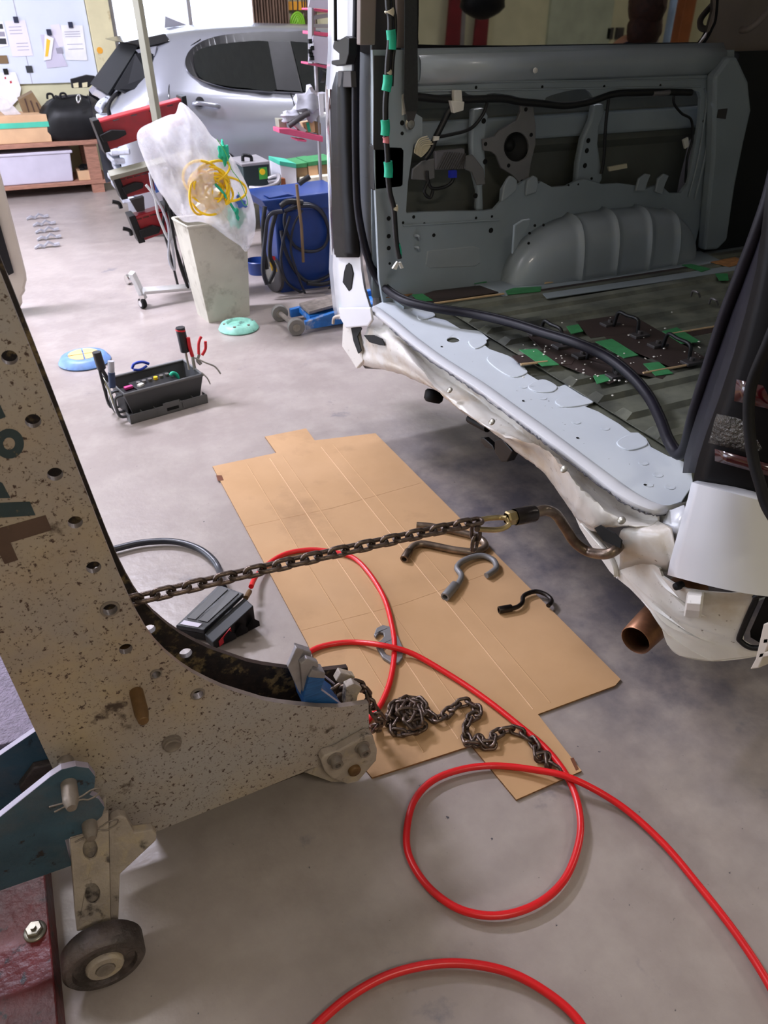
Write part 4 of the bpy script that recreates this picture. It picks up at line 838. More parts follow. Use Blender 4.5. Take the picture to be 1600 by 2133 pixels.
# front lip turning under at its lower edge
le = [(1286, 1200), (1310, 1222), (1366, 1268), (1394, 1305), (1402, 1338), (1418, 1364), (1460, 1386), (1520, 1390), (1580, 1378), (1640, 1380)]
lv = [lowmap(v.y, v.z, 0) for v in ats(le, x=xl)]
b = B(); b.grid([spline(lv, 4), [v+Vector((.03, 0, -.006)) for v in spline(lv, 4)], [v+Vector((.10, 0, -.004)) for v in spline(lv, 4)]]); b.done('bumper_mount_panel', 'van_white_dirty', van, smooth=True, solid=.004)
vt = B(); vt.prism([lowmap(v.y, v.z, .022) for v in ats(vent, x=xl)], (.01, 0, 0)); vto = vt.done('air_vent', 'black_rubber', van)
b = B(); vv = [lowmap(v.y, v.z, -.006) for v in ats(vent, x=xl)]; b.sweep(spline(vv, 4, True), .006, 8, closed=True); b.done('vent_rim', 'black_plastic', vto, smooth=True)
for py in (1275, 1305, 1335):
    q_ = [lowmap(v.y, v.z, t) for v, t in zip(ats([(1528+(1335-py)*.3, py), (1600, py-20), (1600, py-6), (1532+(1335-py)*.3, py+12)], x=xl), (.008, .008, .018, .018))]
    B().prism(q_, (.004, 0, 0)).done('vent_flap', 'black_plastic', vto)
b = B(); c = at(1556, 1363, x=xl-.008); b.lathe([(1e-4, 0), (.012, 0), (.012, .004)], lowmap(c.y, c.z, -.008), (1, 0, 0), 18); b.done('fixing_hole', 'dark_hole', van)
# bumper bracket stub, rubber stop, ribbed bracket at the edge
b = B(); rows = []
for py, dx in ((1232, .0), (1240, -.02), (1256, -.026), (1270, -.02), (1284, -.004)): rows.append([at(1433-(py-1232)*.15, py, x=xl-.01+dx+.012), at(1436-(py-1232)*.15, py, x=xl-.012+dx), at(1462-(py-1232)*.12, py+2, x=xl-.012+dx), at(1466-(py-1232)*.12, py+2, x=xl-.01+dx+.012)])
b.grid(rows); b.done('bumper_clip', 'van_white_dirty', van, smooth=False, solid=.003, bevel=.002)
b = B(); c = at(1414, 1220, x=xl-.02); b.lathe([(1e-4, -.012), (.008, -.01), (.009, 0), (.008, .01)], c, (1, 0, 0), 14); b.done('rubber_stop', 'black_rubber', van, smooth=True)
b = B(); b.prism(ats([(1590, 1300), (1604, 1296), (1600, 1345), (1580, 1392), (1562, 1394), (1574, 1372)], x=xl-.03), (.03, 0, 0)); b.prism(ats([(1590, 1330), (1640, 1324), (1640, 1334), (1588, 1342)], x=xl-.03), (.02, 0, 0)); b.prism(ats([(1582, 1360), (1640, 1350), (1640, 1360), (1578, 1372)], x=xl-.03), (.02, 0, 0)); b.done('bumper_bracket', 'bumper_cream', van, bevel=.002)
# ---- rear sill plate, lip and the crushed panel under it
ZS = .642
sill = [(775, 640), (800, 628), (868, 640), (900, 648), (905, 662), (930, 668), (960, 686), (1000, 690), (1018, 706), (1005, 716), (1020, 728), (1060, 742), (1092, 762), (1100, 780), (1140, 804), (1165, 806), (1182, 800), (1200, 806), (1210, 818), (1232, 820), (1238, 836), (1220, 848), (1246, 858), (1290, 884), (1314, 902), (1330, 902), (1346, 914), (1356, 932), (1390, 950), (1438, 968), (1444, 1010), (1420, 1046), (1390, 1056), (1356, 1054), (1310, 1034), (1240, 985), (1150, 918), (1060, 850), (980, 795), (900, 740), (840, 700)]
so = link('rear_sill', cutplate(pxZ(sill, ZS), [pxZ(ell(944, 709, 13, 5.5), ZS)], .004, onZ(ZS)), 'van_primer', van, bevel=.0015)
B().box(1.15, 1.33, 1.0, 2.5, ZS-.05, ZS-.012).done('rear_sill', 'rust_edge', van)
for q in ([(870, 656), (896, 650), (906, 660), (876, 668)], [(976, 712), (1004, 706), (1014, 716), (990, 728)], [(1014, 750), (1046, 738), (1092, 768), (1096, 780), (1062, 786)], [(1100, 806), (1130, 792), (1160, 806), (1150, 818), (1118, 818)], [(1156, 838), (1184, 824), (1230, 832), (1232, 842), (1180, 850)], [(1284, 924), (1312, 908), (1344, 920), (1346, 930), (1310, 940)]):
    b = B(); b.prism(spline(ats(q, z=ZS+.001), 5, True), (0, 0, .004)); b.done('pressed_boss', 'van_primer', so, bevel=.002)
b = B()
for px, py in ((1168, 846), (1090, 806), (1260, 893), (1200, 880), (1350, 1010), (1340, 965), (1395, 1015), (1370, 990), (1130, 830)):
    c = at(px, py, z=ZS+.001); B().lathe([(.011, 0), (.012, .002), (.009, .0022), (1e-4, .001)], c, (0, 0, 1), 16).done('plug', 'van_primer', so, smooth=True)
b = B()
for px, py in ((1090, 835), (1203, 912), (1344, 1010), (920, 722)):
    c = at(px, py, z=ZS+.003); B().cyl(c, c+Vector((0, 0, .001)), .004, seg=6).done('fixing_hole', 'dark_hole', so)
R0 = [(775, 642), (810, 668), (850, 702), (900, 740), (950, 773), (1000, 806), (1060, 850), (1110, 886), (1150, 916), (1200, 954), (1250, 992), (1300, 1028), (1340, 1050), (1380, 1060), (1425, 1050)]
lip = spline(ats(R0, z=ZS+.006), 5)
b = B(); b.grid([[v+Vector((.03, 0, -.004)) for v in lip], [v+Vector((.014, 0, .004)) for v in lip], lip, [v+Vector((-.007, 0, -.003)) for v in lip], [v+Vector((-.009, 0, -.013)) for v in lip]]); b.done('sill_lip', 'van_white', van, smooth=True, solid=.003)
random.seed(3)
b = B()
sl = [v+Vector((-.011+random.uniform(-.0015, .0015), 0, -.014+random.uniform(-.002, .002))) for v in spline(lip, 2)[12:]]
b.sweep(sl, [random.uniform(.0006, .0032) for _ in sl], 6); b.done('cracked_sealant', 'sealant', van)
# crushed panel: rows from the lip down to the ragged lower edge (px, py, depth x)
# columns along the van width, each a list of (px,py,x)
cols = [
 [(778, 655, 1.125), (772, 668, 1.115), (766, 684, 1.10), (758, 706, 1.10), (750, 728, 1.105), (742, 746, 1.10), (745, 758, 1.12)],
 [(812, 680, 1.12), (812, 692, 1.11), (806, 704, 1.09), (800, 722, 1.085), (792, 742, 1.09), (786, 758, 1.09), (790, 768, 1.12)],
 [(850, 712, 1.12), (848, 720, 1.12), (840, 722, 1.09), (838, 742, 1.075), (836, 762, 1.09), (834, 772, 1.09), (838, 780, 1.12)],
 [(886, 740, 1.12), (886, 756, 1.125), (880, 762, 1.10), (870, 762, 1.065), (872, 780, 1.08), (874, 792, 1.09), (880, 798, 1.12)],
 [(930, 770, 1.12), (930, 790, 1.12), (918, 800, 1.09), (908, 806, 1.055), (912, 812, 1.08), (920, 818, 1.09), (926, 822, 1.12)],
 [(980, 804, 1.12), (976, 820, 1.115), (962, 828, 1.08), (944, 838, 1.05), (946, 842, 1.07), (950, 846, 1.09), (956, 850, 1.12)],
 [(1030, 838, 1.12), (1024, 856, 1.12), (1010, 866, 1.08), (990, 872, 1.05), (994, 876, 1.06), (1000, 880, 1.08), (1010, 884, 1.12)],
 [(1078, 872, 1.12), (1068, 886, 1.12), (1054, 894, 1.09), (1038, 900, 1.05), (1040, 906, 1.065), (1046, 912, 1.08), (1052, 918, 1.12)],
 [(1120, 902, 1.12), (1114, 922, 1.125), (1104, 930, 1.09), (1084, 918, 1.05), (1082, 930, 1.08), (1084, 944, 1.09), (1090, 950, 1.12)],
 [(1160, 932, 1.12), (1150, 950, 1.13), (1144, 954, 1.09), (1126, 930, 1.045), (1120, 950, 1.09), (1118, 968, 1.10), (1124, 974, 1.12)],
 [(1205, 966, 1.12), (1192, 984, 1.13), (1180, 988, 1.09), (1164, 962, 1.04), (1152, 984, 1.08), (1142, 992, 1.10), (1148, 1000, 1.12)],
 [(1245, 996, 1.12), (1232, 1020, 1.13), (1214, 1022, 1.085), (1196, 1004, 1.04), (1184, 1030, 1.065), (1170, 1030, 1.10), (1176, 1040, 1.12)],
 [(1290, 1030, 1.12), (1280, 1056, 1.13), (1252, 1052, 1.085), (1222, 1032, 1.045), (1208, 1062, 1.055), (1192, 1062, 1.10), (1198, 1074, 1.12)],
 [(1330, 1056, 1.12), (1330, 1080, 1.125), (1296, 1082, 1.08), (1262, 1070, 1.055), (1236, 1096, 1.06), (1212, 1086, 1.09), (1222, 1098, 1.11)],
 [(1372, 1068, 1.12), (1372, 1086, 1.12), (1350, 1098, 1.09), (1300, 1096, 1.07), (1262, 1098, 1.07), (1240, 1096, 1.09), (1244, 1108, 1.11)],
]
G = [[at(p[0], p[1], x=p[2]) for p in c_] for c_ in cols]
G2 = [spline(c_, 4) for c_ in G]; n_ = len(G2[0]); rows = []
tr_ = [spline([G2[i][j] for i in range(len(G2))], 5) for j in range(n_)]
random.seed(11)
for j in range(n_):
    rows.append([v+Vector((random.gauss(0, .0012), 0, random.gauss(0, .0012))) for v in tr_[j]])
crush = shell(rows, 'crushed_rear_panel', 'van_white_dirty', van, .003)
# triangular right end with slot for the hook
rt = [[(1372, 1086, 1.12), (1350, 1098, 1.09), (1300, 1100, 1.075), (1290, 1122, 1.08)], [(1400, 1100, 1.11), (1372, 1120, 1.09), (1330, 1128, 1.08), (1292, 1140, 1.085)], [(1408, 1140, 1.10), (1392, 1170, 1.095), (1340, 1152, 1.09), (1292, 1160, 1.09)], [(1400, 1180, 1.12), (1388, 1190, 1.12), (1340, 1180, 1.12), (1290, 1190, 1.12)]]
shell([spline([at(*p[:2], x=p[2]) for p in r], 4) for r in rt], 'corner_gusset', 'van_white_dirty', van, .003)
shell([ats([(1425, 1052), (1400, 1062), (1340, 1060)], x=1.14), ats([(1435, 1080), (1400, 1090), (1360, 1084)], x=1.13), ats([(1425, 1130), (1402, 1120), (1372, 1092)], x=1.115)], 'corner_gusset', 'van_white', van, .003)
link('slot', cutplate(pxX([(1238, 1100), (1250, 1094), (1280, 1112), (1294, 1126), (1292, 1142), (1274, 1134), (1256, 1126)], 1.05), [], .004, onX(1.052)), 'dark_hole', van)
b = B(); b.prism(ats([(1192, 1062), (1216, 1088), (1236, 1108), (1262, 1136), (1278, 1150), (1290, 1160), (1286, 1206), (1270, 1190), (1248, 1158), (1228, 1132), (1208, 1100)], x=1.125), (.006, 0, 0)); b.done('torn_sheet', 'van_white_dirty', van, smooth=False)
b = B(); b.sweep(spline(ats([(1214, 1090), (1240, 1120), (1266, 1150), (1282, 1180), (1284, 1200)], x=1.112), 5), .008, 8, flat=.5); b.done('torn_sheet', 'van_white_dirty', van, smooth=True)
# screws on the crushed panel
for px, py, xx in ((936, 812, 1.04), (1024, 878, 1.035), (1174, 976, 1.025), (1294, 1083, 1.05)):
    c = at(px, py, x=xx); d_ = Vector((-.7, 0, .7)); bo = B(); bo.lathe([(1e-4, .003), (.006, .003), (.0095, .0005), (.0095, -.004)], c, d_, 18); bo.done('rivet', 'bolt_zinc', crush, smooth=True)
# rusty lower-left corner: folded bracket, hole, tow hook
b = B(); b.prism(ats([(714, 672), (742, 680), (744, 700), (752, 730), (756, 752), (742, 768), (728, 745), (712, 722)], x=1.09), (.02, 0, 0)); b.done('corner_bracket', 'van_white_dirty', van, bevel=.004)
b = B(); b.prism(ats([(742, 744), (790, 752), (842, 770), (800, 770), (760, 768)], x=1.12), (.05, 0, 0)); b.done('corner_bracket', 'rust_edge', van, bevel=.004)
b = B(); b.prism(ats([(810, 748), (830, 746), (862, 770), (920, 806), (890, 800), (836, 772)], x=1.10), (.01, 0, 0)); b.done('rust_patch', 'rust_soft', van)
link('fixing_hole', cutplate(pxX([(758, 698), (778, 698), (796, 706), (802, 720), (792, 719), (770, 713)], 1.075), [], .004, onX(1.076)), 'dark_hole', van)
link('fixing_hole', cutplate(pxX([(735, 682), (752, 678), (757, 684), (748, 700), (756, 730), (750, 736), (740, 710)], 1.09), [], .004, onX(1.084)), 'dark_hole', van)
tube('hook_loop', [at(720, 660, x=1.1), at(708, 658, x=1.1), at(696, 662, x=1.1), at(694, 674, x=1.1)], .006, 'bumper_cream', van)
b = B(); b.prism(ats([(704, 640), (770, 640), (774, 668), (766, 680), (720, 684), (708, 664)], x=1.068), (.012, 0, 0)); b.done('rear_pillar', 'van_white', van, bevel=.006)
# bits hanging below
b = B(); b.lathe([(.028, -.012), (.034, -.006), (.034, .02), (.026, .03), (.012, .03)], at(905, 820, x=1.17), (-.3, -.2, -.9), 24); b.done('rubber_mount', 'black_rubber', van, smooth=True)
b = B(); b.sweep(spline(ats([(978, 872), (1000, 884), (1016, 892)], x=1.2), 4), .014, 10); b.done('underbody', 'black_rubber', van, smooth=True)
b = B(); b.prism(ats([(1000, 912), (1008, 912), (1026, 928), (1030, 938), (1010, 932), (1002, 922)], x=1.2), (.02, 0, 0)); b.prism(ats([(1030, 916), (1046, 914), (1068, 940), (1056, 962), (1044, 962), (1030, 942)], x=1.2), (.03, 0, 0)); b.prism(ats([(1034, 890), (1050, 880), (1062, 918), (1040, 922)], x=1.21), (.02, 0, 0)); b.done('hanging_bracket', 'black_plastic', van, bevel=.003)
# exhaust
e0 = at(1324, 1334, x=1.13); e1 = at(1372, 1286, x=1.24)
dd = (e1-e0).normalized()
b = B(); b.lathe([(.034, .01), (.037, 0), (.0385, .002), (.042, .08), (.046, .3), (.04, .3)], e0, dd, 36); b.done('exhaust_pipe', 'exhaust', van, smooth=True, solid=.002)
# black handle brackets bolted to the load floor
for q in (((1118, 694), (1172, 722)), ((1213, 742), (1284, 784)), ((1270, 676), (1332, 700)), ((1370, 720), (1440, 756))):
    z = VFL+.015; a = at(*q[0], z=z); c = at(*q[1], z=z); up = Vector((0, 0, .05)); u = (c-a)
    h = B().sweep(spline([a, a+u*.14, a+u*.22+up, a+u*.5+up*1.02, a+u*.86+up, a+u*.92+up*.3, c], 5), .006, 8).done('floor_handle', 'black_plastic', van, smooth=True)
    for p in (a, c): B().box(p.x-.03, p.x+.03, p.y-.018, p.y+.018, z-.002, z+.008).cyl(p+Vector((0, 0, .006)), p+Vector((0, 0, .018)), .008, seg=6).done('handle_foot', 'dark_trim', h, bevel=.002)
# dusty black tape patches under the handles and wire hooks on the floor
for q in ([(1100, 700), (1180, 690), (1330, 770), (1270, 800), (1160, 756)], [(1205, 668), (1330, 664), (1470, 745), (1400, 765), (1290, 720)]): onfloor('dark_patch', 'floor_strip', q, VFL+.0135, .0015)
b = B()
for _ in range(90):
    px, py = random.choice(((1170, 735), (1280, 780), (1340, 700), (1430, 745), (1240, 760))); c = at(px+random.gauss(0, 38), py+random.gauss(0, 22), z=VFL+.017); s = random.uniform(.001, .0028); b.box(c.x-s, c.x+s, c.y-s, c.y+s, c.z, c.z+s)
tag(b.done('glass_crumbs', 'connector_white', van), kind='stuff')
for px, py in ((1440, 606), (1478, 622)): tube('floor_hook', [at(px, py+10, z=VFL+.015), at(px+4, py, z=VFL+.04), at(px+14, py+4, z=VFL+.04), at(px+18, py+12, z=VFL+.015)], .004, 'connector_white' if 0 else 'module_grey', van)
# ================================================================ silver hatchback, rear bumper removed
car = thing('hatchback_car', 'silver hatchback car with its rear bumper off, parked along the back wall', 'car', (2.7, 7.27, 0))
CY = 7.27
def cprof(x):
    # half width, belt z, roof edge half width, roof edge z, top z
    def tab(t):
        for (a, va), (b2, vb) in zip(t, t[1:]):
            if x <= b2: k = max(0, (x-a)/(b2-a)); return va+(vb-va)*k
        return t[-1][1]
    w_ = tab([(.78, .70), (.88, .79), (1.05, .845), (1.5, .865), (3.6, .86), (4.2, .80), (4.6, .60)])
    zt = tab([(.78, .96), (.95, 1.13), (1.1, 1.28), (1.2, 1.385), (1.35, 1.44), (1.6, 1.47), (2.1, 1.49), (2.7, 1.47), (3.1, 1.33), (3.6, 1.02), (4.2, .88), (4.6, .62)])
    zb = min(tab([(.78, .93), (1.2, 1.08), (1.5, 1.04), (2.3, .98), (3.6, .94), (4.6, .6)]), zt-.03)
    rw = tab([(.78, .62), (1.2, .56), (1.6, .58), (2.6, .58), (3.2, .6), (3.6, .72), (4.6, .5)])
    zr = zt-.055*min(1, max(.1, (zt-zb)/.3))
    return w_, zb, rw, zr, zt
def csec(x):
    w_, zb, rw, zr, zt = cprof(x); h = [(w_*.93, .22), (w_*.985, .40), (w_, .62), (w_*.995, .80), (w_*.965, zb-.03*(zb > .8)), (w_*.94, zb), ((w_*.94+rw)/2+.015, (zb+zr)/2), (rw+.01, zr-.02), (rw-.04, zr+.02), (rw*.6, zt-.008), (0, zt)]
    return [Vector((x, CY-a, z)) for a, z in h]+[Vector((x, CY+a, z)) for a, z in h[-2::-1]]
xs = [.80, .88, .95, 1.02, 1.1, 1.16, 1.24, 1.35, 1.5, 1.7, 2.0, 2.35, 2.7, 3.0, 3.3, 3.6, 3.9, 4.2, 4.45, 4.6]
b = B(); b.grid([csec(x) for x in xs]); v0 = [b.bm.verts.new(p) for p in csec(4.6)]; b.bm.faces.new(v0); b.done('body_shell', 'silver_paint', car, smooth=True)
def onside(px, py, off=0.):
    y = 6.5
    for _ in range(12):
        p = at(px, py, y=y); w_, zb, rw, zr, zt = cprof(p.x)
        if p.z < zb: hw = w_*.985
        else: hw = w_*.94+(rw+.01-w_*.94)*min(1, (p.z-zb)/max(.01, zr-.02-zb))
        y = CY-hw-off
    return at(px, py, y=y)
def sidepanel(name, m, pts, off, th=.006, par=car):
    P = [onside(p[0], p[1], off) for p in spline([(a, c_, 0) for a, c_ in pts], 4, True)] if len(pts) > 5 else [onside(p[0], p[1], off) for p in pts]
    b = B(); b.prism(P, (0, th, 0)); bmesh.ops.triangulate(b.bm, faces=b.bm.faces); return b.done(name, m, par, smooth=False)
sidepanel('window_frame', 'car_black', [(386, 128), (396, 104), (425, 84), (470, 72), (540, 66), (600, 66), (680, 74), (690, 196), (628, 191), (560, 189), (480, 184), (420, 166), (394, 150)], .03)
sidepanel('side_glass', 'car_glass', [(404, 116), (430, 98), (480, 89), (556, 86), (564, 110), (576, 186), (520, 184), (460, 177), (416, 160)], .045)
sidepanel('side_glass', 'car_glass', [(606, 86), (690, 92), (700, 194), (632, 189)], .045)
sidepanel('door_pillar', 'black_plastic', [(559, 86), (602, 87), (629, 190), (577, 187)], .05)
for q in ([(462, 84), (520, 78), (600, 78), (680, 84)],): tube('rain_visor', [onside(a, c_, .02) for a, c_ in q], .008, 'chrome', car, seg=8)
tube('belt_moulding', [onside(a, c_, .008) for a, c_ in ((400, 158), (440, 174), (500, 186), (570, 191), (680, 196))], .006, 'silver_paint', car, seg=6)
tube('door_gap', [onside(a, c_, .001) for a, c_ in ((418, 82), (388, 104), (366, 136), (354, 170), (352, 205), (362, 250), (384, 290))], .004, 'car_black', car, seg=6)
tube('door_gap', [onside(a, c_, .001) for a, c_ in ((604, 190), (616, 230), (626, 290), (632, 360))], .004, 'car_black', car, seg=6)
dh = tube('door_handle', [onside(404, 217, .0), onside(412, 215, .03), onside(432, 217, .035), onside(450, 220, .03), onside(456, 222, .0)], [.016, .018, .018, .015, .010][0], 'silver_paint', car, seg=10)
c = onside(417, 212, .002); B().lathe([(1e-4, 0), (.03, .002), (.034, .008)], c, (0, 1, 0), 20).done('handle_recess', 'car_black', car)
# hatch glass, spoiler, roof fin, open rear end
b = B(); b.prism([Vector((.83, 6.72, 1.03)), Vector((.83, 7.82, 1.03)), Vector((1.14, 7.72, 1.345)), Vector((1.14, 6.82, 1.345))], (-.012, 0, .012)); b.done('hatch_glass', 'hatch_dark', car)
b = B(); b.prism([onside(238, 186, .012), onside(282, 112, .012), onside(322, 104, .012), onside(310, 160, .012), onside(300, 186, .012), onside(262, 196, .012)], (0, .01, 0)); b.done('hatch_side', 'hatch_dark', car)
b = B(); b.prism([Vector((1.0, 6.74, 1.37)), Vector((1.32, 6.74, 1.425)), Vector((1.34, 6.70, 1.375)), Vector((1.14, 6.71, 1.335))], (0, 1.06, 0)); b.done('spoiler', 'car_black', car, bevel=.012)
b = B(); b.prism([onside(283, 104, .01), onside(326, 96, .01), onside(322, 116, .01), onside(304, 128, .01), onside(292, 116, .01)], (0, .03, 0)); b.done('spoiler_end', 'silver_paint', car)
b = B(); b.prism([Vector((1.42, CY, 1.45)), Vector((1.62, CY, 1.47)), Vector((1.44, CY, 1.535))], (0, .02, 0)); b.done('roof_fin', 'silver_paint', car, bevel=.004)
b = B(); b.prism([Vector((.80, 6.62, .52)), Vector((.80, 7.92, .52)), Vector((.80, 7.88, .95)), Vector((.80, 6.66, .95))], (.04, 0, 0)); b.done('tailgate_opening', 'car_black', car)
b = B()
for k in range(9):
    b = B(); z = .30+.07*k; y0 = 6.50+.03*math.sin(k*2.1); b.box(.76-.02*(k % 3), .86, y0, y0+.36+.05*(k % 2), z, z+.045, rz=.05*(k % 3-1))
    b.done('bare_rear_frame', 'silver_bare', car, bevel=.01)
tube('seal', [at(230, 250, y=6.62), at(226, 222, y=6.62), at(238, 200, y=6.65), at(262, 186, y=6.7)], .014, 'black_rubber', car)
tube('tail_lamp', [at(205, 228, y=6.7), at(214, 215, y=6.75), at(232, 206, y=6.8)], .03, 'silver_bare', car)
tube('mirror', [at(668, 158, y=6.15), at(676, 160, y=6.15)], [.045, .04], 'car_black', car)
for wx in (1.42, 3.95):
    for wy_, s in ((6.50, -1), (8.04, 1)):
        w_ = B().lathe([(.19, -.1), (.28, -.1), (.305, -.07), (.305, .07), (.28, .1), (.2, .1), (.19, .06), (.05, .05), (1e-4, .06)], (wx, wy_+(-s)*.02, .305), (0, s, 0), 32).done('wheel', 'black_rubber', car, smooth=True)
for wx in (1.42, 3.95):
    for wy_ in (6.385,): B().lathe([(1e-4, 0), (.37, 0), (.37, .03), (1e-4, .03)], (wx, wy_+.01, .32), (0, 1, 0), 36).done('wheel_well', 'car_black', car)
# ================================================================ whiteboard with papers
YW = RY1-.03
wb = B().box(-.9, 1.075, YW, RY1-.002, .955, 2.3).done('whiteboard', 'whiteboard', None, bevel=.004); tag(wb, 'large pale blue-white whiteboard on the back wall above the bench', 'whiteboard')
B().box(.42, .425, YW-.002, YW, .955, 2.3).done('joint', 'ink_grey', wb)
def sheet(name, label, cat, pts, m, clip=None, marks=(), lift=0., clipm='clip_navy', group=None):
    y = YW-.004-lift; o = link(name, cutplate(pxY(pts, y), [], .0015, onY(y)), m, None); tag(o, label, cat, group)
    for q, mk in marks: link('print', cutplate(pxY(q, y-.0015), [], .0006, onY(y-.0015)), mk, o)
    if clip:
        c = at(clip[0], clip[1], y=y-.004); B().box(c.x-.022, c.x+.022, y-.014, y-.001, c.z-.025, c.z+.025).done('clip', clipm, o, bevel=.003)
def lines(x0, y0, x1, n, dy, sl=.2, w=1.2): return [([(x0+k*dy*sl, y0+k*dy), (x1+k*dy*sl, y0+k*dy-1), (x1+k*dy*sl, y0+k*dy-1+w), (x0+k*dy*sl, y0+k*dy+w)], 'ink_grey') for k in range(n)]
sheet('wall_paper', 'white drawing sheet under the leftmost navy clip on the whiteboard', 'paper', [(10, 44), (52, 42), (69, 116), (26, 118)], 'paper_lilac', (33, 41), lines(18, 56, 44, 3, 7)+lines(34, 90, 58, 3, 7))
sheet('wall_paper', 'blank sheet partly covered by the printed form on the whiteboard', 'paper', [(105, 52), (124, 50), (136, 96), (116, 100)], 'paper_lilac', None, lift=.001)
sheet('wall_paper', 'printed form held by the rightmost navy clip on the whiteboard', 'paper', [(126, 52), (172, 53), (182, 126), (138, 125)], 'white_paper', (147, 52), lines(134, 66, 166, 3, 5)+lines(140, 92, 172, 2, 10), lift=.003)
sheet('wall_paper', 'lilac sheet hanging lowest on the whiteboard behind the folded card', 'paper', [(84, 72), (112, 74), (141, 138), (98, 142)], 'sheet_lilac', None, [([(116, 100), (130, 99), (132, 112), (119, 112)], 'ink_grey')], lift=.0015)
sheet('wall_paper', 'white folded card with a yellow panel clipped to the whiteboard', 'card', [(93, 70), (112, 80), (106, 124), (91, 126)], 'white_paper', (102, 67), [([(97, 80), (105, 84), (100, 118), (94, 118)], 'yellow_card')], lift=.012)
sheet('wall_paper', 'strip of three small photographs at the left edge of the whiteboard', 'photo strip', [(-16, 44), (6, 45), (18, 96), (-4, 99)], 'white_paper', None, [([(-8, 50), (5, 50), (7, 60), (-6, 60)], 'ink_dark'), ([(-6, 66), (9, 66), (11, 76), (-4, 76)], 'ink_grey'), ([(-4, 80), (12, 80), (14, 92), (-2, 92)], 'ink_dark')])
sheet('wall_paper', 'large curled white sheet with red marks, lowest left by the cardboard box', 'paper', [(-20, 152), (32, 150), (44, 184), (40, 205), (20, 226), (-20, 232)], 'white_paper', (12, 149), [([(9, 161), (12, 160), (13, 164), (10, 165)], 'red_paint'), ([(20, 169), (24, 168), (25, 173), (21, 174)], 'red_paint')], lift=.004, clipm='black_plastic')
c = at(61, 144, y=YW); mg = B().box(c.x-.03, c.x+.03, YW-.012, YW-.001, c.z-.03, c.z+.03).done('magnet_clip', 'ink_dark', None, bevel=.003); tag(mg, 'lone small dark clip stuck low on the whiteboard', 'clip')
mg2 = B(); c = at(6, 124, y=YW); mg2.box(c.x-.045, c.x+.045, YW-.01, YW-.001, c.z-.035, c.z+.035); tag(mg2.done('magnet_clip', 'oldwood', None, bevel=.003), 'small brown tag stuck at the left edge of the whiteboard', 'tag')
c = at(93, 52, y=RY1)
# ================================================================ wooden bench with things on it
bn = thing('wooden_bench', 'low wooden plank bench under the whiteboard with a lower shelf', 'bench', (.1, 9.0, 0))
BY0 = 8.72
B().box(-1.6, .93, BY0, RY1-.04, .455, .495).done('bench_top', 'wood_bench', bn, bevel=.003)
B().box(-1.6, .93, BY0+.02, RY1-.04, .085, .12).done('lower_shelf', 'wood_bench', bn, bevel=.003)
for x in (-1.55, .74):
    for y in (BY0+.03, RY1-.12): B().box(x, x+.12, y, y+.08, 0, .455).done('leg', 'wood_bench', bn)
B().box(-1.6, .7, BY0+.35, BY0+.37, 0, .085).done('back_board', 'wood_dark', bn)
# white crate
cr = thing('storage_crate', 'large pale lilac plastic crate on the lower shelf of the bench', 'crate', (.2, 8.95, .12))
b = B(); b.prism([Vector((-.75, BY0+.04, .4)), Vector((.60, BY0+.04, .4)), Vector((.575, BY0+.06, .122)), Vector((-.72, BY0+.06, .122))], (0, .45, 0)); b.done('crate_body', 'crate_lilac', cr, bevel=.01)
B().box(-.77, .62, BY0+.03, BY0+.50, .385, .41).done('crate_rim', 'crate_lilac', cr, bevel=.006)
bx = B().box(.63, .84, BY0+.05, BY0+.3, .122, .21).done('cardboard_box', 'card_light', None, bevel=.002); tag(bx, 'small open cardboard box with black parts, right of the lilac crate', 'box')
b = B()
for k in range(5): b.box(.66+.03*k, .70+.03*k, BY0+.08+.02*(k % 2), BY0+.22, .215, .235+.01*(k % 3), rz=.3*k)
tag(b.done('black_parts', 'black_plastic', None), 'tangle of black plastic parts lying on top of the small cardboard box', 'car parts')
cb2 = B().box(-.9, .455, BY0+.03, BY0+.42, .497, .735).done('cardboard_box', 'card_light', None, bevel=.003); tag(cb2, 'wide cardboard box with teal tape band on the bench', 'box')
B().box(-.905, .458, BY0+.022, BY0+.03, .63, .675).done('tape_band', 'tape_teal_dusty', cb2)
q = [at(38, 208, y=9.0), at(68, 192, y=9.0), at(92, 230, y=9.0), at(90, 237, y=9.0), at(50, 239, y=9.0)]
b = B(); b.prism(q, (0, .25, 0)); fb = b.done('cardboard_box', 'oldwood', None, bevel=.002); tag(fb, 'tilted open cardboard box standing behind the taped box', 'box')
for k in range(3): B().prism([at(50+12*k, 206+4*k, y=8.995), at(53+12*k, 205+4*k, y=8.995), at(62+12*k, 236, y=8.995), at(60+12*k, 236, y=8.995)], (0, .004, 0)).done('crease', 'wood_dark', fb)
b = B(); b.prism(ats([(2, 200), (16, 208), (44, 238), (10, 240), (-10, 222)], y=8.85), (0, .01, 0)); tag(b.done('plastic_bag', 'bag_film', None), 'crumpled clear plastic bag tucked behind the taped box', 'plastic bag')
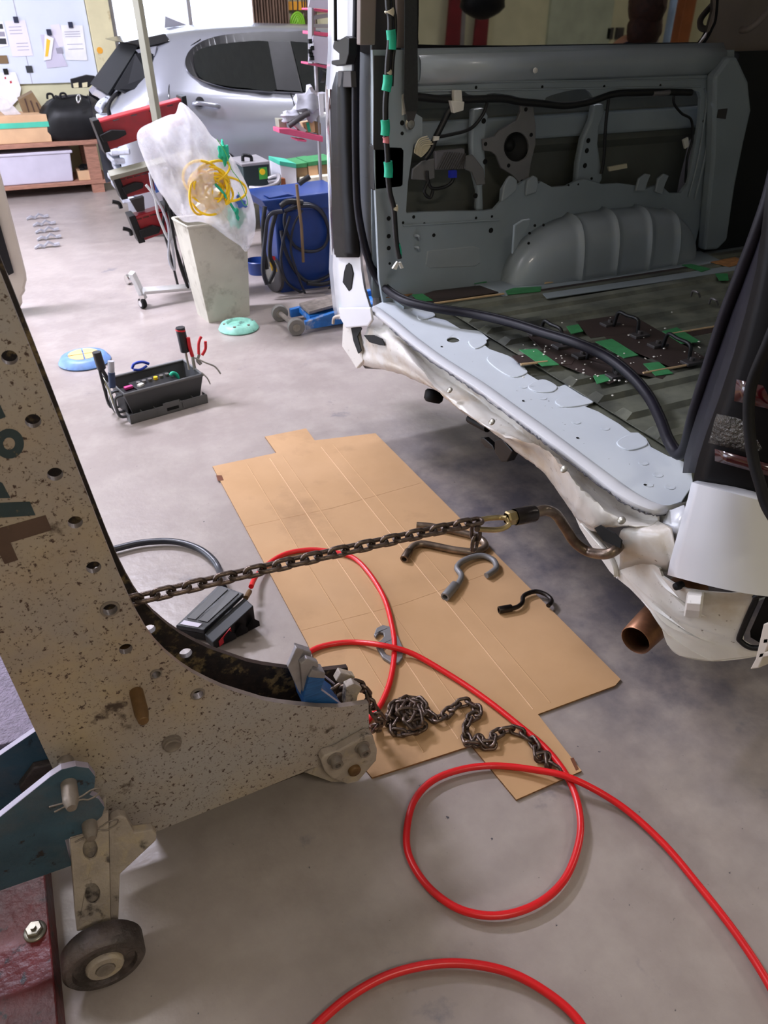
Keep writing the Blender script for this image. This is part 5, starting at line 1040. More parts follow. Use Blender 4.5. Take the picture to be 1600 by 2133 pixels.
# black trim parts and bag on the bench
bb = thing('black_holdall', 'bulky black holdall on the bench beside the rear of the silver car', 'bag', (.62, 8.9, .497))
rows = []
for i in range(9):
    t = i/8; z = .50+.36*t; r_ = [(.30, .17), (.33, .19), (.34, .2), (.34, .2), (.33, .2), (.31, .19), (.28, .17), (.24, .13), (.16, .05)][i]
    rows.append([Vector((.68+r_[0]*math.copysign(abs(math.cos(a))**.6, math.cos(a))+.05*t, 8.92+r_[1]*math.copysign(abs(math.sin(a))**.6, math.sin(a)), z+.012*math.sin(a*5+i))) for a in [2*PI*k/28 for k in range(28)]])
b = B(); b.grid(rows, closed=True); b.bm.faces.new(b.bm.verts[-28:]) if 0 else None; b.done('bag_body', 'black_plastic', bb, smooth=True)
b = B(); b.prism([v for v in rows[-1]], (0, 0, .01)); b.done('bag_top', 'black_plastic', bb)
for xx in (.50, .62): tube('strap', [Vector((xx, 8.8, .86)), Vector((xx+.01, 8.8, .90)), Vector((xx+.05, 8.8, .90)), Vector((xx+.06, 8.8, .86))], .01, 'black_rubber', bb)
gr = B(); gr.prism(ats([(147, 165), (180, 156), (198, 158), (196, 172), (186, 182), (150, 184)], y=8.95), (0, .05, 0)); gro = gr.done('black_bracket', 'black_plastic', None, bevel=.004); tag(gro, 'black plastic car bracket with two square holes resting on the black holdall', 'car part')
B().prism(ats([(152, 174), (163, 172), (164, 182), (154, 183)], y=8.94), (0, .01, 0)).done('opening', 'pillar_cream', gro); B().prism(ats([(171, 173), (182, 171), (182, 181), (172, 182)], y=8.94), (0, .01, 0)).done('opening', 'pillar_cream', gro)
tube('chrome_ring', [at(160, 204, y=8.6), at(164, 198, y=8.6), at(168, 206, y=8.6), at(163, 214, y=8.6)], .008, 'chrome', bb, closed=True)
# stain on the post
B().lathe([(1e-4, -.001), (.03, -.001), (.03, .001)], at(208, 105, y=RY1-.071), (0, 1, 0), 20).done('stain', 'yellow_level', bpy.data.objects['trim_1'])
# things hung on the wall right of the window
b = B(); rows = []
for z in (.2, 1.0, 1.7, 2.6): rows.append([Vector((2.78+.006*k*1.0, RY1-.08-.03*math.sin(k*1.15), z)) for k in range(70)])
b.grid(rows); tag(b.done('curtain', 'curtain', None, smooth=True, solid=.003), 'brown curtain gathered at the right of the bright window', 'curtain')
for k in range(7):
    x = 3.25+.045*k; o = tube('wiring_loom', [Vector((x, RY1-.05, 2.2)), Vector((x+.02*math.sin(k), RY1-.06, 1.7)), Vector((x-.02*math.sin(k*2), RY1-.05, 1.3)), Vector((x+.01, RY1-.05, 1.0))], .008, 'curtain_dark'); tag(o, 'dark cable hanging on the wall beside the brown curtain', 'cable', 'dark cables hung beside the curtain')
lv_ = B(); c0 = at(579, 12, y=RY1-.03); c1 = at(640, 9, y=RY1-.03); lv_.box(c0.x, c1.x+.3, RY1-.06, RY1-.005, c0.z-.04, c0.z+.04); tag(lv_.done('spirit_level', 'yellow_level', None, bevel=.004), 'yellow-orange bar fixed high on the wall above the green hose', 'bar')
gh = thing('green_hose', 'bright green hose coil hanging on the cream wall behind the car', 'hose', at(618, 140, y=RY1-.1))
for k in range(4): tube('coil', [at(606+3*k, 60, y=RY1-.08), at(608+4*k, 36+3*k, y=RY1-.1), at(620, 26+4*k, y=RY1-.1), at(632-3*k, 38+3*k, y=RY1-.1), at(636-3*k, 80, y=RY1-.08), at(634-3*k, 130+6*k, y=RY1-.08), at(622, 154+3*k, y=RY1-.1), at(612+3*k, 130, y=RY1-.1)], .012, 'hose_green', gh, closed=True, seg=8)
# ================================================================ infrared drying lamp stand
YS = 4.9
st = thing('drying_lamp_stand', 'wheeled drying lamp stand with three red lamp heads and a leaning grey pole', 'lamp stand', (.8, 4.95, 0))
b = B(); b.sweep([at(272, -160, y=YS-.02), at(286, 0, y=YS-.02), at(327, 250, y=YS-.02), at(338, 300, y=YS-.02)], .029, 4); b.done('pole', 'olive_bar', st, bevel=.003)
def head(TL, TR, BR, BL, capw, box_):
    b = B(); b.prism(ats([TL, TR, BR, BL], y=YS+.03), (0, .12, 0)); h = b.done('lamp_head', 'lamp_housing_red', st, bevel=.01)
    def lp(a, c_, t): return (a[0]+(c_[0]-a[0])*t, a[1]+(c_[1]-a[1])*t)
    n = (TR[0]-TL[0], TR[1]-TL[1]); L_ = math.hypot(*n); e = (n[0]/L_*capw, n[1]/L_*capw)
    b = B(); b.prism(ats([(TL[0]-2, TL[1]-3), (TL[0]+e[0], TL[1]+e[1]-3), (BL[0]+e[0], BL[1]+e[1]+3), (BL[0]-2, BL[1]+3)], y=YS+.01), (0, .15, 0)); b.done('end_cap', 'black_plastic', h, bevel=.004)
    b = B(); b.prism(ats([(TR[0]-4, TR[1]-3), (TR[0]+6, TR[1]-6), (BR[0]+8, BR[1]-2), (BR[0]-3, BR[1]+3)], y=YS+.01), (0, .15, 0)); b.done('end_cap', 'black_plastic', h, bevel=.004)
    for k in range(4):
        t = (k+.5)/4; a = lp(TL, TR, .15+.8*t); b = B(); b.prism(ats([(a[0]-6, a[1]+8), (a[0]+6, a[1]+5), (a[0]+6.5, a[1]+7), (a[0]-5.5, a[1]+10)], y=YS+.028), (0, .003, 0)); b.done('vent_slot', 'lamp_red', h)
    b = B(); b.prism(ats(box_, y=YS-.005), (0, .04, 0)); b.done('control_box', 'black_plastic', h, bevel=.004)
    return h
head((194, 255), (382, 205), (388, 258), (220, 316), 12, [(208, 282), (232, 271), (262, 272), (264, 280), (246, 290), (216, 297)])
head((236, 371), (312, 352), (330, 396), (256, 414), 12, [(254, 391), (282, 380), (300, 382), (298, 392), (262, 406)])
head((270, 455), (345, 432), (368, 478), (292, 505), 12, [(290, 481), (318, 470), (336, 474), (332, 486), (296, 497)])
b = B(); b.sweep([at(228, 366, y=YS), at(300, 347, y=YS), at(400, 322, y=YS)], .028, 4); b.done('cross_arm', 'olive_bar', st, bevel=.002)
b = B(); b.sweep([at(345, 350, y=YS+.1), at(386, 470, y=YS+.1), at(400, 600, y=YS+.12)], .03, 4); b.done('lower_post', 'white_enamel', st)
for pts in ([(274, 568), (286, 592), (300, 622)], [(298, 606), (350, 602), (420, 596)]):
    P = [at(p[0], p[1], y=YS-.08+.03*i) for i, p in enumerate(pts)]; b = B(); b.sweep(P, .024, 4); b.done('base_bar', 'white_enamel', st, bevel=.003)
c = at(297, 632, z=.032); cw = B().lathe([(.012, -.014), (.03, -.014), (.033, -.006), (.033, .006), (.03, .014), (.012, .014)], (c.x, c.y, .034), (1, .4, 0), 24).done('caster', 'black_rubber', st, smooth=True)
B().lathe([(1e-4, -.018), (.02, -.018), (.02, .018), (1e-4, .018)], (c.x, c.y, .034), (1, .4, 0), 20).done('caster_hub', 'chrome', cw, smooth=True); B().box(c.x-.014, c.x+.014, c.y-.014, c.y+.014, .05, .085).done('caster_fork', 'chrome', cw)
c = at(272, 590, z=.034); B().lathe([(1e-4, -.014), (.03, -.014), (.033, 0), (.03, .014), (1e-4, .014)], (c.x, c.y+.1, .034), (1, .4, 0), 24).done('caster', 'chrome', st, smooth=True)
for k, pts in enumerate(([(300, 290), (330, 300), (352, 350), (346, 420), (340, 470), (352, 520), (362, 560), (372, 600)], [(304, 385), (322, 410), (330, 450), (352, 500), (358, 480), (350, 430)], [(338, 400), (352, 440), (362, 490), (374, 550), (392, 600), (384, 570), (368, 520)], [(312, 360), (320, 400), (340, 440), (352, 480), (352, 540), (364, 560), (358, 500)], [(345, 360), (360, 430), (376, 500), (388, 570), (400, 596)])):
    tube('cable', [at(p[0], p[1], y=YS-.03-.01*k) for p in pts], .008, ['wire_black', 'white_enamel', 'wire_black', 'bag_grey', 'wire_black'][k], st, seg=6)
b = B(); b.prism(ats([(322, 378), (334, 376), (340, 396), (326, 402)], y=YS-.02), (0, .03, 0)); b.done('plug', 'blue_film', st)
for px, py in ((248, 424), (270, 480)): tube('clamp_knob', [at(px-14, py-4, y=YS), at(px, py, y=YS), at(px+4, py+10, y=YS)], .012, 'black_plastic', st, seg=6)
b = B(); b.prism(ats([(272, 418), (300, 410), (302, 438), (286, 442)], y=YS+.08), (0, .06, 0)); b.done('reflector', 'dark_trim', st)
# ================================================================ bin and the bag on it
YB_ = 4.36
f = [at(436, 673, z=0), at(520, 657, z=0)]; u = (f[1]-f[0]); u.z = 0; u.normalize(); v = Vector((-u.y, u.x, 0))
if v.y < 0: v = -v
W0 = (f[1]-f[0]).length; D0 = .20; Hb = .56
tl_ = at(391, 474, y=f[0].y-.02); Hb = tl_.z
tr2 = Vector((f[1].x+.03, f[1].y-.03, Hb))
bt = [f[0], f[1], f[1]+v*D0, f[0]+v*D0]; tp = [tl_, tr2, tr2+v*(D0+.06), tl_+v*(D0+.06)]
bn_ = thing('waste_bin', 'tall tapered grey plastic waste bin with the plastic bag slumped on top', 'waste bin', (f[0]+f[1])/2+v*.1)
b = B(); vs_ = [b.bm.verts.new(p) for p in bt+tp]
for q in ((0, 1, 5, 4), (1, 2, 6, 5), (2, 3, 7, 6), (3, 0, 4, 7), (0, 3, 2, 1)): b.bm.faces.new([vs_[i] for i in q])
b.done('bin_body', 'bin_grey', bn_, solid=.006, bevel=.012)
b = B(); b.sweep(tp, .009, 8, closed=True); b.done('rim', 'bin_grey', bn_, smooth=True)
def onbin(px, py):
    n = u.cross((tp[0]-bt[0])).normalized(); d_ = Vector(ray(px, py)); o_ = Vector((0, 0, EYE)); t = (bt[0]-o_).dot(n)/d_.dot(n); return o_+d_*t-d_*.004
b = B(); b.prism([onbin(440, 511), onbin(468, 512), onbin(470, 528), onbin(442, 526)], v*.002); b.done('sticker', 'blue_film', bn_)
b = B(); b.prism([onbin(434, 552), onbin(435, 552), onbin(438, 588), onbin(437, 588)], v*.002); b.done('scratch', 'dark_trim', bn_)
outl = [(285, 288), (292, 268), (318, 254), (350, 240), (366, 236), (374, 214), (386, 218), (405, 236), (424, 258), (440, 282), (462, 300), (488, 335), (508, 372), (524, 410), (532, 448), (530, 490), (514, 524), (500, 512), (470, 492), (440, 470), (415, 462), (384, 462), (360, 440), (342, 412), (330, 396), (312, 360), (296, 322)]
oc = spline([at(p[0], p[1], y=4.28) for p in outl], 4, True); cc = at(412, 372, y=4.28)
def bagrow(r, side):
    out = []
    for i, p in enumerate(oc):
        d_ = p-cc; q = cc+d_*r
        wr_ = (.020*math.sin(q.x*24+q.z*9+1.3)+.012*math.sin(q.x*52-q.z*17+2)+.010*math.sin(q.z*34+q.x*20)+.006*math.sin(q.x*90+q.z*40))*(1-r**8)
        q.y += side*(.15*max(0, 1-r**2.2)**.6)+wr_; out.append(q)
    return out
bg_ = thing('plastic_bag', 'translucent white plastic bag stuffed with yellow cord and green rags on the bin', 'plastic bag', Vector((cc.x, cc.y, Hb)))
b = B(); b.grid([bagrow(r, -1) for r in (.001, .08, .16, .24, .32, .4, .48, .56, .64, .72, .8, .87, .93, .97, 1.0)], closed=True); b.grid([bagrow(r, 1) for r in (1.0, .9, .7, .4, .02)], closed=True); b.done('bag_skin', 'bag_film', bg_, smooth=True)
b = B(); b.sweep(spline([at(p[0], p[1], y=4.12) for p in ((452, 290), (470, 318), (482, 352), (500, 378), (516, 420), (508, 426), (496, 400))], 4), .005, 6, flat=.4); b.done('printed_stripe', 'label_green', bg_)
random.seed(5)
rc = thing('yellow_cord', 'tangled coil of yellow cord inside the translucent bag', 'cord', at(445, 460, y=4.22))
for k in range(14):
    cx, cy = 440+random.gauss(0, 14), 398+random.gauss(0, 20); rx, ry = random.uniform(22, 44), random.uniform(22, 46); ph = random.uniform(0, PI)
    tube('loop', [at(cx+rx*math.cos(a)*math.cos(ph)-ry*math.sin(a)*math.sin(ph), cy+rx*math.cos(a)*math.sin(ph)*.9+ry*math.sin(a)*math.cos(ph), y=4.155+.02*math.sin(a*2+k)) for a in [2*PI*j/10 for j in range(10)]], .0065, 'yellow_rope', rc, closed=True, n=4, seg=6)
def lump(name, label, cat, px, py, r, m, sx=1, sz=1, y=4.2, seed=0):
    c = at(px, py, y=y); b = B(); bmesh.ops.create_icosphere(b.bm, subdivisions=3, radius=r)
    for vv in b.bm.verts:
        n = vv.co.normalized(); k = 1+.18*math.sin(n.x*7+seed)+.15*math.sin(n.z*9+seed*2)+.1*math.sin(n.y*13); vv.co = Vector((n.x*r*k*sx, n.y*r*k*.5, n.z*r*k*sz))+c
    return tag(b.done(name, m, None, smooth=True), label, cat)
lump('rag', 'teal green rag at the bottom right inside the bag', 'rag', 492, 452, .045, 'tape_teal', .9, 1.2, 4.2, 1)
lump('rag', 'teal green strip bunched at the top right of the bag', 'rag', 466, 318, .035, 'tape_teal', .7, 1.5, 4.17, 2)
lump('rag', 'blue film bunched beside the teal rag in the bag', 'plastic film', 500, 422, .035, 'blue_film', 1, 1, 4.2, 3)
lump('rag', 'pale cream cloth padding the middle of the bag', 'rag', 448, 425, .10, 'pale_rag', 1, 1.0, 4.30, 4)
o = tube('teal_strap', [at(440, 378, y=4.15), at(462, 398, y=4.14), at(490, 440, y=4.15)], .007, 'tape_teal'); tag(o, 'thin teal strap crossing the yellow cord in the bag', 'strap')
# ================================================================ dishes and brackets on the floor
def dish(name, label, px, py, r, m, mc, yc=None):
    c = at(px, py, z=.015); b = B(); b.lathe([(1e-4, .004), (r*.96, .001), (r, .008), (r*.86, .035), (r*.62, .045), (r*.56, .042), (r*.5, .03), (1e-4, .03)], (c.x, c.y, 0), (0, 0, 1), 40); o = b.done(name, m, None, smooth=True); tag(o, label, 'floor anchor cover')
    if mc:
        for k in range(4):
            a0 = k*PI/2+.06; b = B(); b.prism([Vector((c.x+.005*math.cos(a0+.7), c.y+.005*math.sin(a0+.7), .031))]+[Vector((c.x+r*.58*math.cos(a0+1.44*j/8), c.y+r*.58*math.sin(a0+1.44*j/8), .031)) for j in range(9)], (0, 0, .014)); b.done('wooden_segment', mc, o)
    else:
        for k in range(6): a0 = k*PI/3; B().lathe([(1e-4, .0), (.009, .0), (.009, -.01)], (c.x+r*.7*math.cos(a0), c.y+r*.7*math.sin(a0), .044), (0, 0, 1), 12).done('rivet', 'bolt_grey', o)
dish('round_cover', 'blue round floor dish with a pale wooden centre, left of the tool tray', 176, 748, .135, 'dish_blue', 'wood_pale')
dish('round_cover', 'pale green round floor dish in front of the waste bin', 497, 680, .118, 'dish_green', None)
for k, (px, py) in enumerate(((78, 456), (92, 470), (98, 484), (102, 499), (98, 516))):
    c = at(px, py, z=.0); o = B(); w_ = .09
    for j, (xa, xb, za, zb) in enumerate(((-w_, -.05, 0, .02), (-.05, -.02, .02, .005), (-.02, .02, .005, .035), (.02, .06, .035, .01), (.06, .1, .01, .016))): o.prism([Vector((c.x+xa, c.y-.02, za+.0)), Vector((c.x+xb, c.y-.02, zb)), Vector((c.x+xb, c.y-.02, zb+.012)), Vector((c.x+xa, c.y-.02, za+.012))], (0, .05, 0))
    tag(o.done('steel_bracket', 'steel_bracket', None), ['row of five brackets on the far floor: the one nearest the bench', 'second bracket from the bench in the row on the far floor', 'middle bracket of the row of five on the far floor', 'fourth bracket from the bench in the row on the far floor', 'bracket of the row on the far floor nearest the viewer'][k], 'bracket', 'zigzag steel brackets laid in a row')
# bumper cover standing at the left edge
bc = thing('bumper_cover', 'beige car bumper cover with black trim strip standing at the left edge', 'bumper cover', at(30, 642, y=5.05))
b = B(); b.prism(ats([(-120, 180), (-30, 250), (6, 380), (32, 480), (55, 572), (56, 584), (52, 600), (54, 606), (46, 618), (47, 632), (42, 642), (10, 650), (-120, 560)], y=5.02), (0, .12, 0)); b.done('cover', 'bumper_cream', bc, bevel=.015)
b = B(); b.prism(ats([(-40, 380), (-8, 440), (29, 568), (18, 574), (-40, 470)], y=5.0), (0, .03, 0)); b.done('trim_strip', 'black_plastic', bc)
# ================================================================ tool tray
FL, FR = at(281, 882, z=0), at(433, 839, z=0); u = (FR-FL).normalized(); v = Vector((-u.y, u.x, 0)); L_ = (FR-FL).length; Dp = .215; Ht = .135
tt = thing('tool_tray', 'dark grey open plastic tool tray with a lighter compartment strip along its front', 'tool tray', (FL+FR)/2+v*.1)
def TP(a, d_, z): return FL+u*a+v*d_+Vector((0, 0, z))
b = B(); bo = [TP(.02, .05, .006), TP(L_-.02, .05, .006), TP(L_-.02, Dp, .006), TP(.02, Dp, .006)]; to = [TP(-.012, .025, Ht), TP(L_+.004, .025, Ht), TP(L_+.004, Dp+.03, Ht), TP(-.012, Dp+.03, Ht)]
vs_ = [b.bm.verts.new(p) for p in bo+to]
for q in ((0, 1, 5, 4), (1, 2, 6, 5), (2, 3, 7, 6), (3, 0, 4, 7), (0, 3, 2, 1)): b.bm.faces.new([vs_[i] for i in q])
b.done('tray_body', 'tray_grey', tt, solid=.005, bevel=.006)
b = B(); b.sweep(to, .008, 8, closed=True); b.done('tray_rim', 'tray_light', tt, smooth=True)
b = B()
for a0 in (.0,): b.prism([TP(-.015, .0, .0), TP(L_, 0, 0), TP(L_, .0, .045), TP(L_*.62, 0, .045), TP(L_*.62, 0, .056), TP(L_*.4, 0, .056), TP(L_*.4, 0, .045), TP(-.015, 0, .045)], v*.004)
b.prism([TP(-.015, 0, 0), TP(L_, 0, 0), TP(L_, .05, 0), TP(-.015, .05, 0)], (0, 0, .004))
for k in range(7): a0 = -.015+(L_+.015)*k/6; b.prism([TP(a0-.002, 0, 0), TP(a0+.002, 0, 0), TP(a0+.002, .05, 0), TP(a0-.002, .05, 0)], (0, 0, .04))
b.done('compartment_strip', 'tray_light', tt)
b = B(); b.prism([TP(L_*.44, -.001, .015), TP(L_*.6, -.001, .015), TP(L_*.6, -.001, .03), TP(L_*.44, -.001, .03)], v*.002); b.done('handle_slot', 'dark_hole', tt)
# left end rack with loops
for k in range(3):
    d0 = .05+.06*k; b = B(); b.sweep(spline([TP(-.012, d0, .125), TP(-.05, d0, .115), TP(-.045, d0, .03), TP(.01, d0, .02)], 4), .007, 6); b.done('tool_loop', 'tray_grey', tt, smooth=True)
def tool(name, label, cat, parts):
    z0 = min(min(p.z for p in pts) for _, pts, _, _ in parts); c = parts[0][1][0]; r = thing(name, label, cat, (c.x, c.y, z0))
    for nm, pts, rad, m in parts: tube(nm, pts, rad, m, r, seg=8)
def ty(px, py, d_): # point on the vertical plane through the tray at depth d_
    n = v; o_ = Vector((0, 0, EYE)); dd_ = Vector(ray(px, py)); t = (TP(0, d_, 0)-o_).dot(n)/dd_.dot(n); return o_+dd_*t
tool('cutter', 'black-handled shears standing in the left end of the tool tray', 'shears', [('handle', [ty(201, 733, .10), ty(206, 750, .10), ty(212, 768, .10)], .019, 'grip_black'), ('blade', [ty(206, 765, .1), ty(212, 790, .1), ty(224, 835, .1)], .006, 'grip_black'), ('handle', [ty(212, 768, .10), ty(222, 785, .1), ty(232, 800, .1)], .008, 'grip_black')])
tool('knife', 'grey and blue utility knife beside the shears in the tool tray', 'knife', [('handle', [ty(231, 752, .06), ty(232, 778, .06), ty(233, 792, .06)], .014, 'bag_grey'), ('grip', [ty(232, 776, .055), ty(234, 806, .055)], .015, 'grip_blue')])
tool('chisel', 'silver blade slotted through the left end of the tool tray', 'chisel', [('blade', [ty(208, 775, .13), ty(222, 800, .1), ty(240, 850, .06), ty(246, 860, .06)], .008, 'chrome')])
tool('screwdriver', 'large black screwdriver with thick handle leaning in the right of the tool tray', 'screwdriver', [('handle', [ty(375, 682, .15), ty(379, 700, .15), ty(386, 732, .15)], .022, 'grip_black'), ('ring', [ty(376, 686, .15), ty(376, 689, .15)], .0235, 'grip_red'), ('shaft', [ty(386, 732, .15), ty(394, 770, .12)], .006, 'tool_steel')])
tool('pliers', 'long red-handled pliers next to the screwdriver in the tool tray', 'pliers', [('handle', [ty(392, 703, .13), ty(395, 722, .13), ty(401, 742, .13)], .009, 'grip_red'), ('jaw', [ty(401, 742, .13), ty(406, 770, .11)], .008, 'tool_steel')])
tool('pliers', 'open red-handled side cutters hooked over the right rim of the tool tray', 'pliers', [('handle', [ty(419, 701, .06), ty(414, 715, .06), ty(414, 738, .06)], .007, 'grip_red'), ('handle', [ty(428, 711, .06), ty(428, 727, .06), ty(421, 740, .06)], .007, 'grip_red'), ('jaw', [ty(414, 738, .06), ty(412, 750, .06), ty(418, 758, .06)], .009, 'tool_steel')])
tool('wire_rod', 'thin bent steel rod sticking out of the right end of the tool tray', 'rod', [('rod', [ty(405, 745, .06), ty(430, 756, .03), ty(448, 764, .02), ty(460, 779, .0)], .004, 'tool_steel')])
tool('wire_rod', 'short thin rod poking through the right wall of the tool tray', 'rod', [('rod', [ty(420, 776, .02), ty(432, 788, .0), ty(438, 800, .0)], .003, 'tool_steel')])
tool('safety_goggles', 'blue framed goggles lying among the tools at the back of the tray', 'goggles', [('frame', [ty(275, 768, .235), ty(280, 758, .235), ty(296, 754, .235), ty(310, 758, .235)], .007, 'bright_blue'), ('frame', [ty(278, 770, .225), ty(292, 770, .225), ty(306, 762, .225)], .006, 'bright_blue')])
tool('tape_roll', 'teal tape roll in the right half of the tool tray', 'tape roll', [('roll', [ty(355, 782, .12), ty(360, 777, .12), ty(368, 781, .12), ty(371, 788, .12)], .009, 'tape_teal')])
b = B(); c = TP(L_*.45, .13, .08); b.box(c.x-.1, c.x+.1, c.y-.06, c.y+.06, .02, .12, rz=.3); sk = b.done('socket_case', 'black_plastic', None, bevel=.004); tag(sk, 'open black socket case in the middle of the tool tray', 'socket case')
for k in range(6): cc_ = c+Vector((-.07+.028*k, -.01+.008*k, 0)); B().cyl(Vector((cc_.x, cc_.y, .12)), Vector((cc_.x, cc_.y, .132)), .010, seg=12).done('socket', 'yellow_rope' if k == 3 else 'tool_steel', sk, smooth=True)
b = B(); c = TP(L_*.14, .12, .08); b.box(c.x-.06, c.x+.05, c.y-.06, c.y+.05, .02, .11, rz=.3); tag(b.done('tool_pouch', 'black_plastic', None, bevel=.01), 'black pouch in the left half of the tool tray', 'pouch')
o = B().box(c.x-.03, c.x+.01, c.y, c.y+.02, .112, .125, rz=.3).done('plug', 'magenta', None, bevel=.003); tag(o, 'small magenta plastic piece on the black pouch in the tool tray', 'plastic piece')
o = B().box(c.x+.03, c.x+.06, c.y-.01, c.y+.01, .112, .13, rz=.7).done('plug', 'connector_white', None, bevel=.003); tag(o, 'small white plastic piece on the black pouch in the tool tray', 'plastic piece')
# ================================================================ floor jack
fj = thing('floor_jack', 'low blue trolley jack with grey wheels beside the rear corner of the van', 'trolley jack', at(660, 690, z=0))
a = at(617, 684, z=.04); e = at(583, 655, z=.04); jd = Vector((1, .02, 0))
b = B(); b.prism([a+Vector((.06, .0, -.02)), a+Vector((.75, .02, -.02)), a+Vector((.75, .02, .075)), a+Vector((.3, .0, .07)), a+Vector((.06, 0, .03))], (0, .03, 0)); b.prism([e+Vector((.06, .0, -.02)), e+Vector((.75, .02, -.02)), e+Vector((.75, .02, .085)), e+Vector((.06, 0, .03))], (0, -.03, 0)); b.done('frame', 'jack_blue', fj, bevel=.004)
b = B(); b.box(a.x+.1, a.x+.7, a.y+.04, e.y-.04, .05, .085); b.done('frame', 'jack_blue', fj)
B().prism([Vector((a.x+.1, a.y+.05, .09)), Vector((a.x+.35, a.y+.05, .12)), Vector((a.x+.35, e.y-.05, .12)), Vector((a.x+.1, e.y-.05, .09))], (0, 0, .02)).done('lift_arm', 'bolt_grey', fj, bevel=.004)
for p in (a, e):
    w_ = B().lathe([(.016, -.018), (.045, -.018), (.05, -.012), (.05, .012), (.045, .018), (.016, .018)], (p.x, p.y, .05), (.15, 1, 0), 28).done('wheel', 'wheel_grey', fj, smooth=True); B().lathe([(1e-4, -.022), (.022, -.02), (.024, -.008), (.024, .01)], (p.x, p.y, .05), (.15, 1, 0), 20).done('hub', 'bolt_zinc', w_, smooth=True)
B().cyl((a.x, a.y, .05), (e.x, e.y, .05), .014).done('axle', 'bolt_grey', fj, smooth=True)
# ================================================================ blue welding cart with cables
wc_ = thing('welding_cart', 'tall blue welding cart draped with looped black cables beside the van', 'welding cart', at(640, 640, z=0))
YC = 4.75
def cy_(pts, d_=0.): return ats(pts, y=YC+d_)
b = B(); b.prism(cy_([(572, 442), (720, 424), (720, 655), (592, 652), (580, 560)]), (0, .35, 0)); b.done('cabinet', 'cart_blue', wc_, bevel=.012)
b = B(); b.prism([at(546, 418, y=YC-.02), at(720, 396, y=YC-.02), at(720, 432, y=YC-.02), at(560, 442, y=YC-.02)], (0, .4, 0)); b.done('top_shelf', 'cart_blue', wc_, bevel=.008)
b = B(); b.prism(cy_([(594, 652), (720, 630), (720, 662), (600, 668)], -.02), (0, .3, 0)); b.done('base', 'black_plastic', wc_)
w0 = at(578, 628, y=YC+.0); w_ = B().lathe([(.03, -.02), (.10, -.02), (.115, -.01), (.115, .015), (.1, .02), (.03, .02)], (w0.x, YC+.05, .115), (1, .25, 0), 30).done('wheel', 'dark_trim', wc_, smooth=True); B().lathe([(1e-4, -.024), (.05, -.022), (.055, -.01)], (w0.x, YC+.05, .115), (1, .25, 0), 20).done('hub', 'wheel_grey', w_, smooth=True)
for k, pts in enumerate(([(600, 436), (636, 424), (670, 440), (684, 480), (676, 512), (650, 524), (618, 516), (600, 490), (592, 460)], [(592, 440), (640, 428), (672, 446), (690, 500), (694, 560), (670, 582), (640, 586), (612, 560), (594, 520), (586, 480)], [(604, 450), (590, 500), (586, 550), (600, 590), (640, 612), (684, 604), (696, 570)], [(576, 440), (566, 480), (562, 530), (572, 560), (560, 590)], [(630, 438), (612, 470), (606, 520), (620, 570), (640, 620), (656, 630), (688, 610)], [(552, 430), (548, 470), (550, 520), (556, 560)], [(588, 440), (560, 450), (552, 500), (548, 560), (556, 592)], [(640, 590), (670, 592), (692, 586)])):
    tube('cable', [at(p[0], p[1], y=YC-.03-.012*k) for p in pts], [.011, .012, .009, .014, .008, .014, .014, .014][k], ['hose_black', 'hose_black', 'bag_grey', 'wire_black', 'hose_black', 'wire_black', 'hose_black', 'wire_black'][k] if k != 2 else 'hose_black', wc_, closed=k in (0,), seg=8)
tube('cable', [at(584, 430, y=YC-.06), at(600, 420, y=YC-.06), at(630, 422, y=YC-.06)], .018, 'wire_black', wc_)
b = B(); b.sweep(cy_([(618, 384), (622, 424), (628, 470), (632, 546)], -.1), .010, 8); b.done('pull_bar', 'oldwood', wc_); b = B(); b.sweep(cy_([(623, 383), (632, 376), (645, 368)], -.1), .017, 8); b.done('grip', 'grip_black', wc_, smooth=True)
for (q, m) in (([(562, 546), (574, 548), (578, 566), (566, 564)], 'yellow_card'), ([(563, 534), (573, 534), (574, 542), (565, 542)], 'grip_red')): B().prism(cy_(q, -.07), (0, .004, 0)).done('sticker', m, wc_)
for q, m, nm, lb, ct in (([(560, 412), (600, 404), (616, 408), (580, 420)], 'cart_blue', 'plastic_tray', 'flat bright blue tray on top of the welding cart', 'tray'), ([(640, 414), (700, 404), (700, 424), (650, 428)], 'module_grey', 'tool_box', 'grey tool box on the welding cart beside the van', 'tool box'), ([(636, 418), (660, 414), (662, 424), (640, 428)], 'wood_bench', 'wood_block', 'small reddish block on the welding cart', 'block')):
    b = B(); b.prism(cy_(q, .0), (0, .12, 0)); tag(b.done(nm, m, None, bevel=.003), lb, ct)
bk = B(); c = at(541, 585, y=5.25); bk.lathe([(.06, 0), (.085, .14), (.09, .145), (.085, .15), (.06, .01), (1e-4, .01)], (c.x, 5.25, c.z), (0, 0, 1), 24)
bko = bk.done('blue_bucket', 'cart_blue', None, smooth=True); tag(bko, 'small blue bucket on the low trolley behind the waste bin', 'bucket')
# low trolley behind the bin carrying the charger and boxes
tr_o = thing('low_trolley', 'low dark trolley between the waste bin and the welding cart', 'trolley', at(545, 612, y=5.05)); zt_ = at(541, 586, y=5.25).z
b = B(); b.box(1.08, 1.7, 5.13, 5.34, zt_-.03, zt_-.002); b.done('deck', 'rack_grey', tr_o)
for x in (1.1, 1.68):
    for y in (5.15, 5.32): B().box(x-.015, x+.015, y-.015, y+.015, 0, zt_-.03).done('leg', 'dark_trim', tr_o)
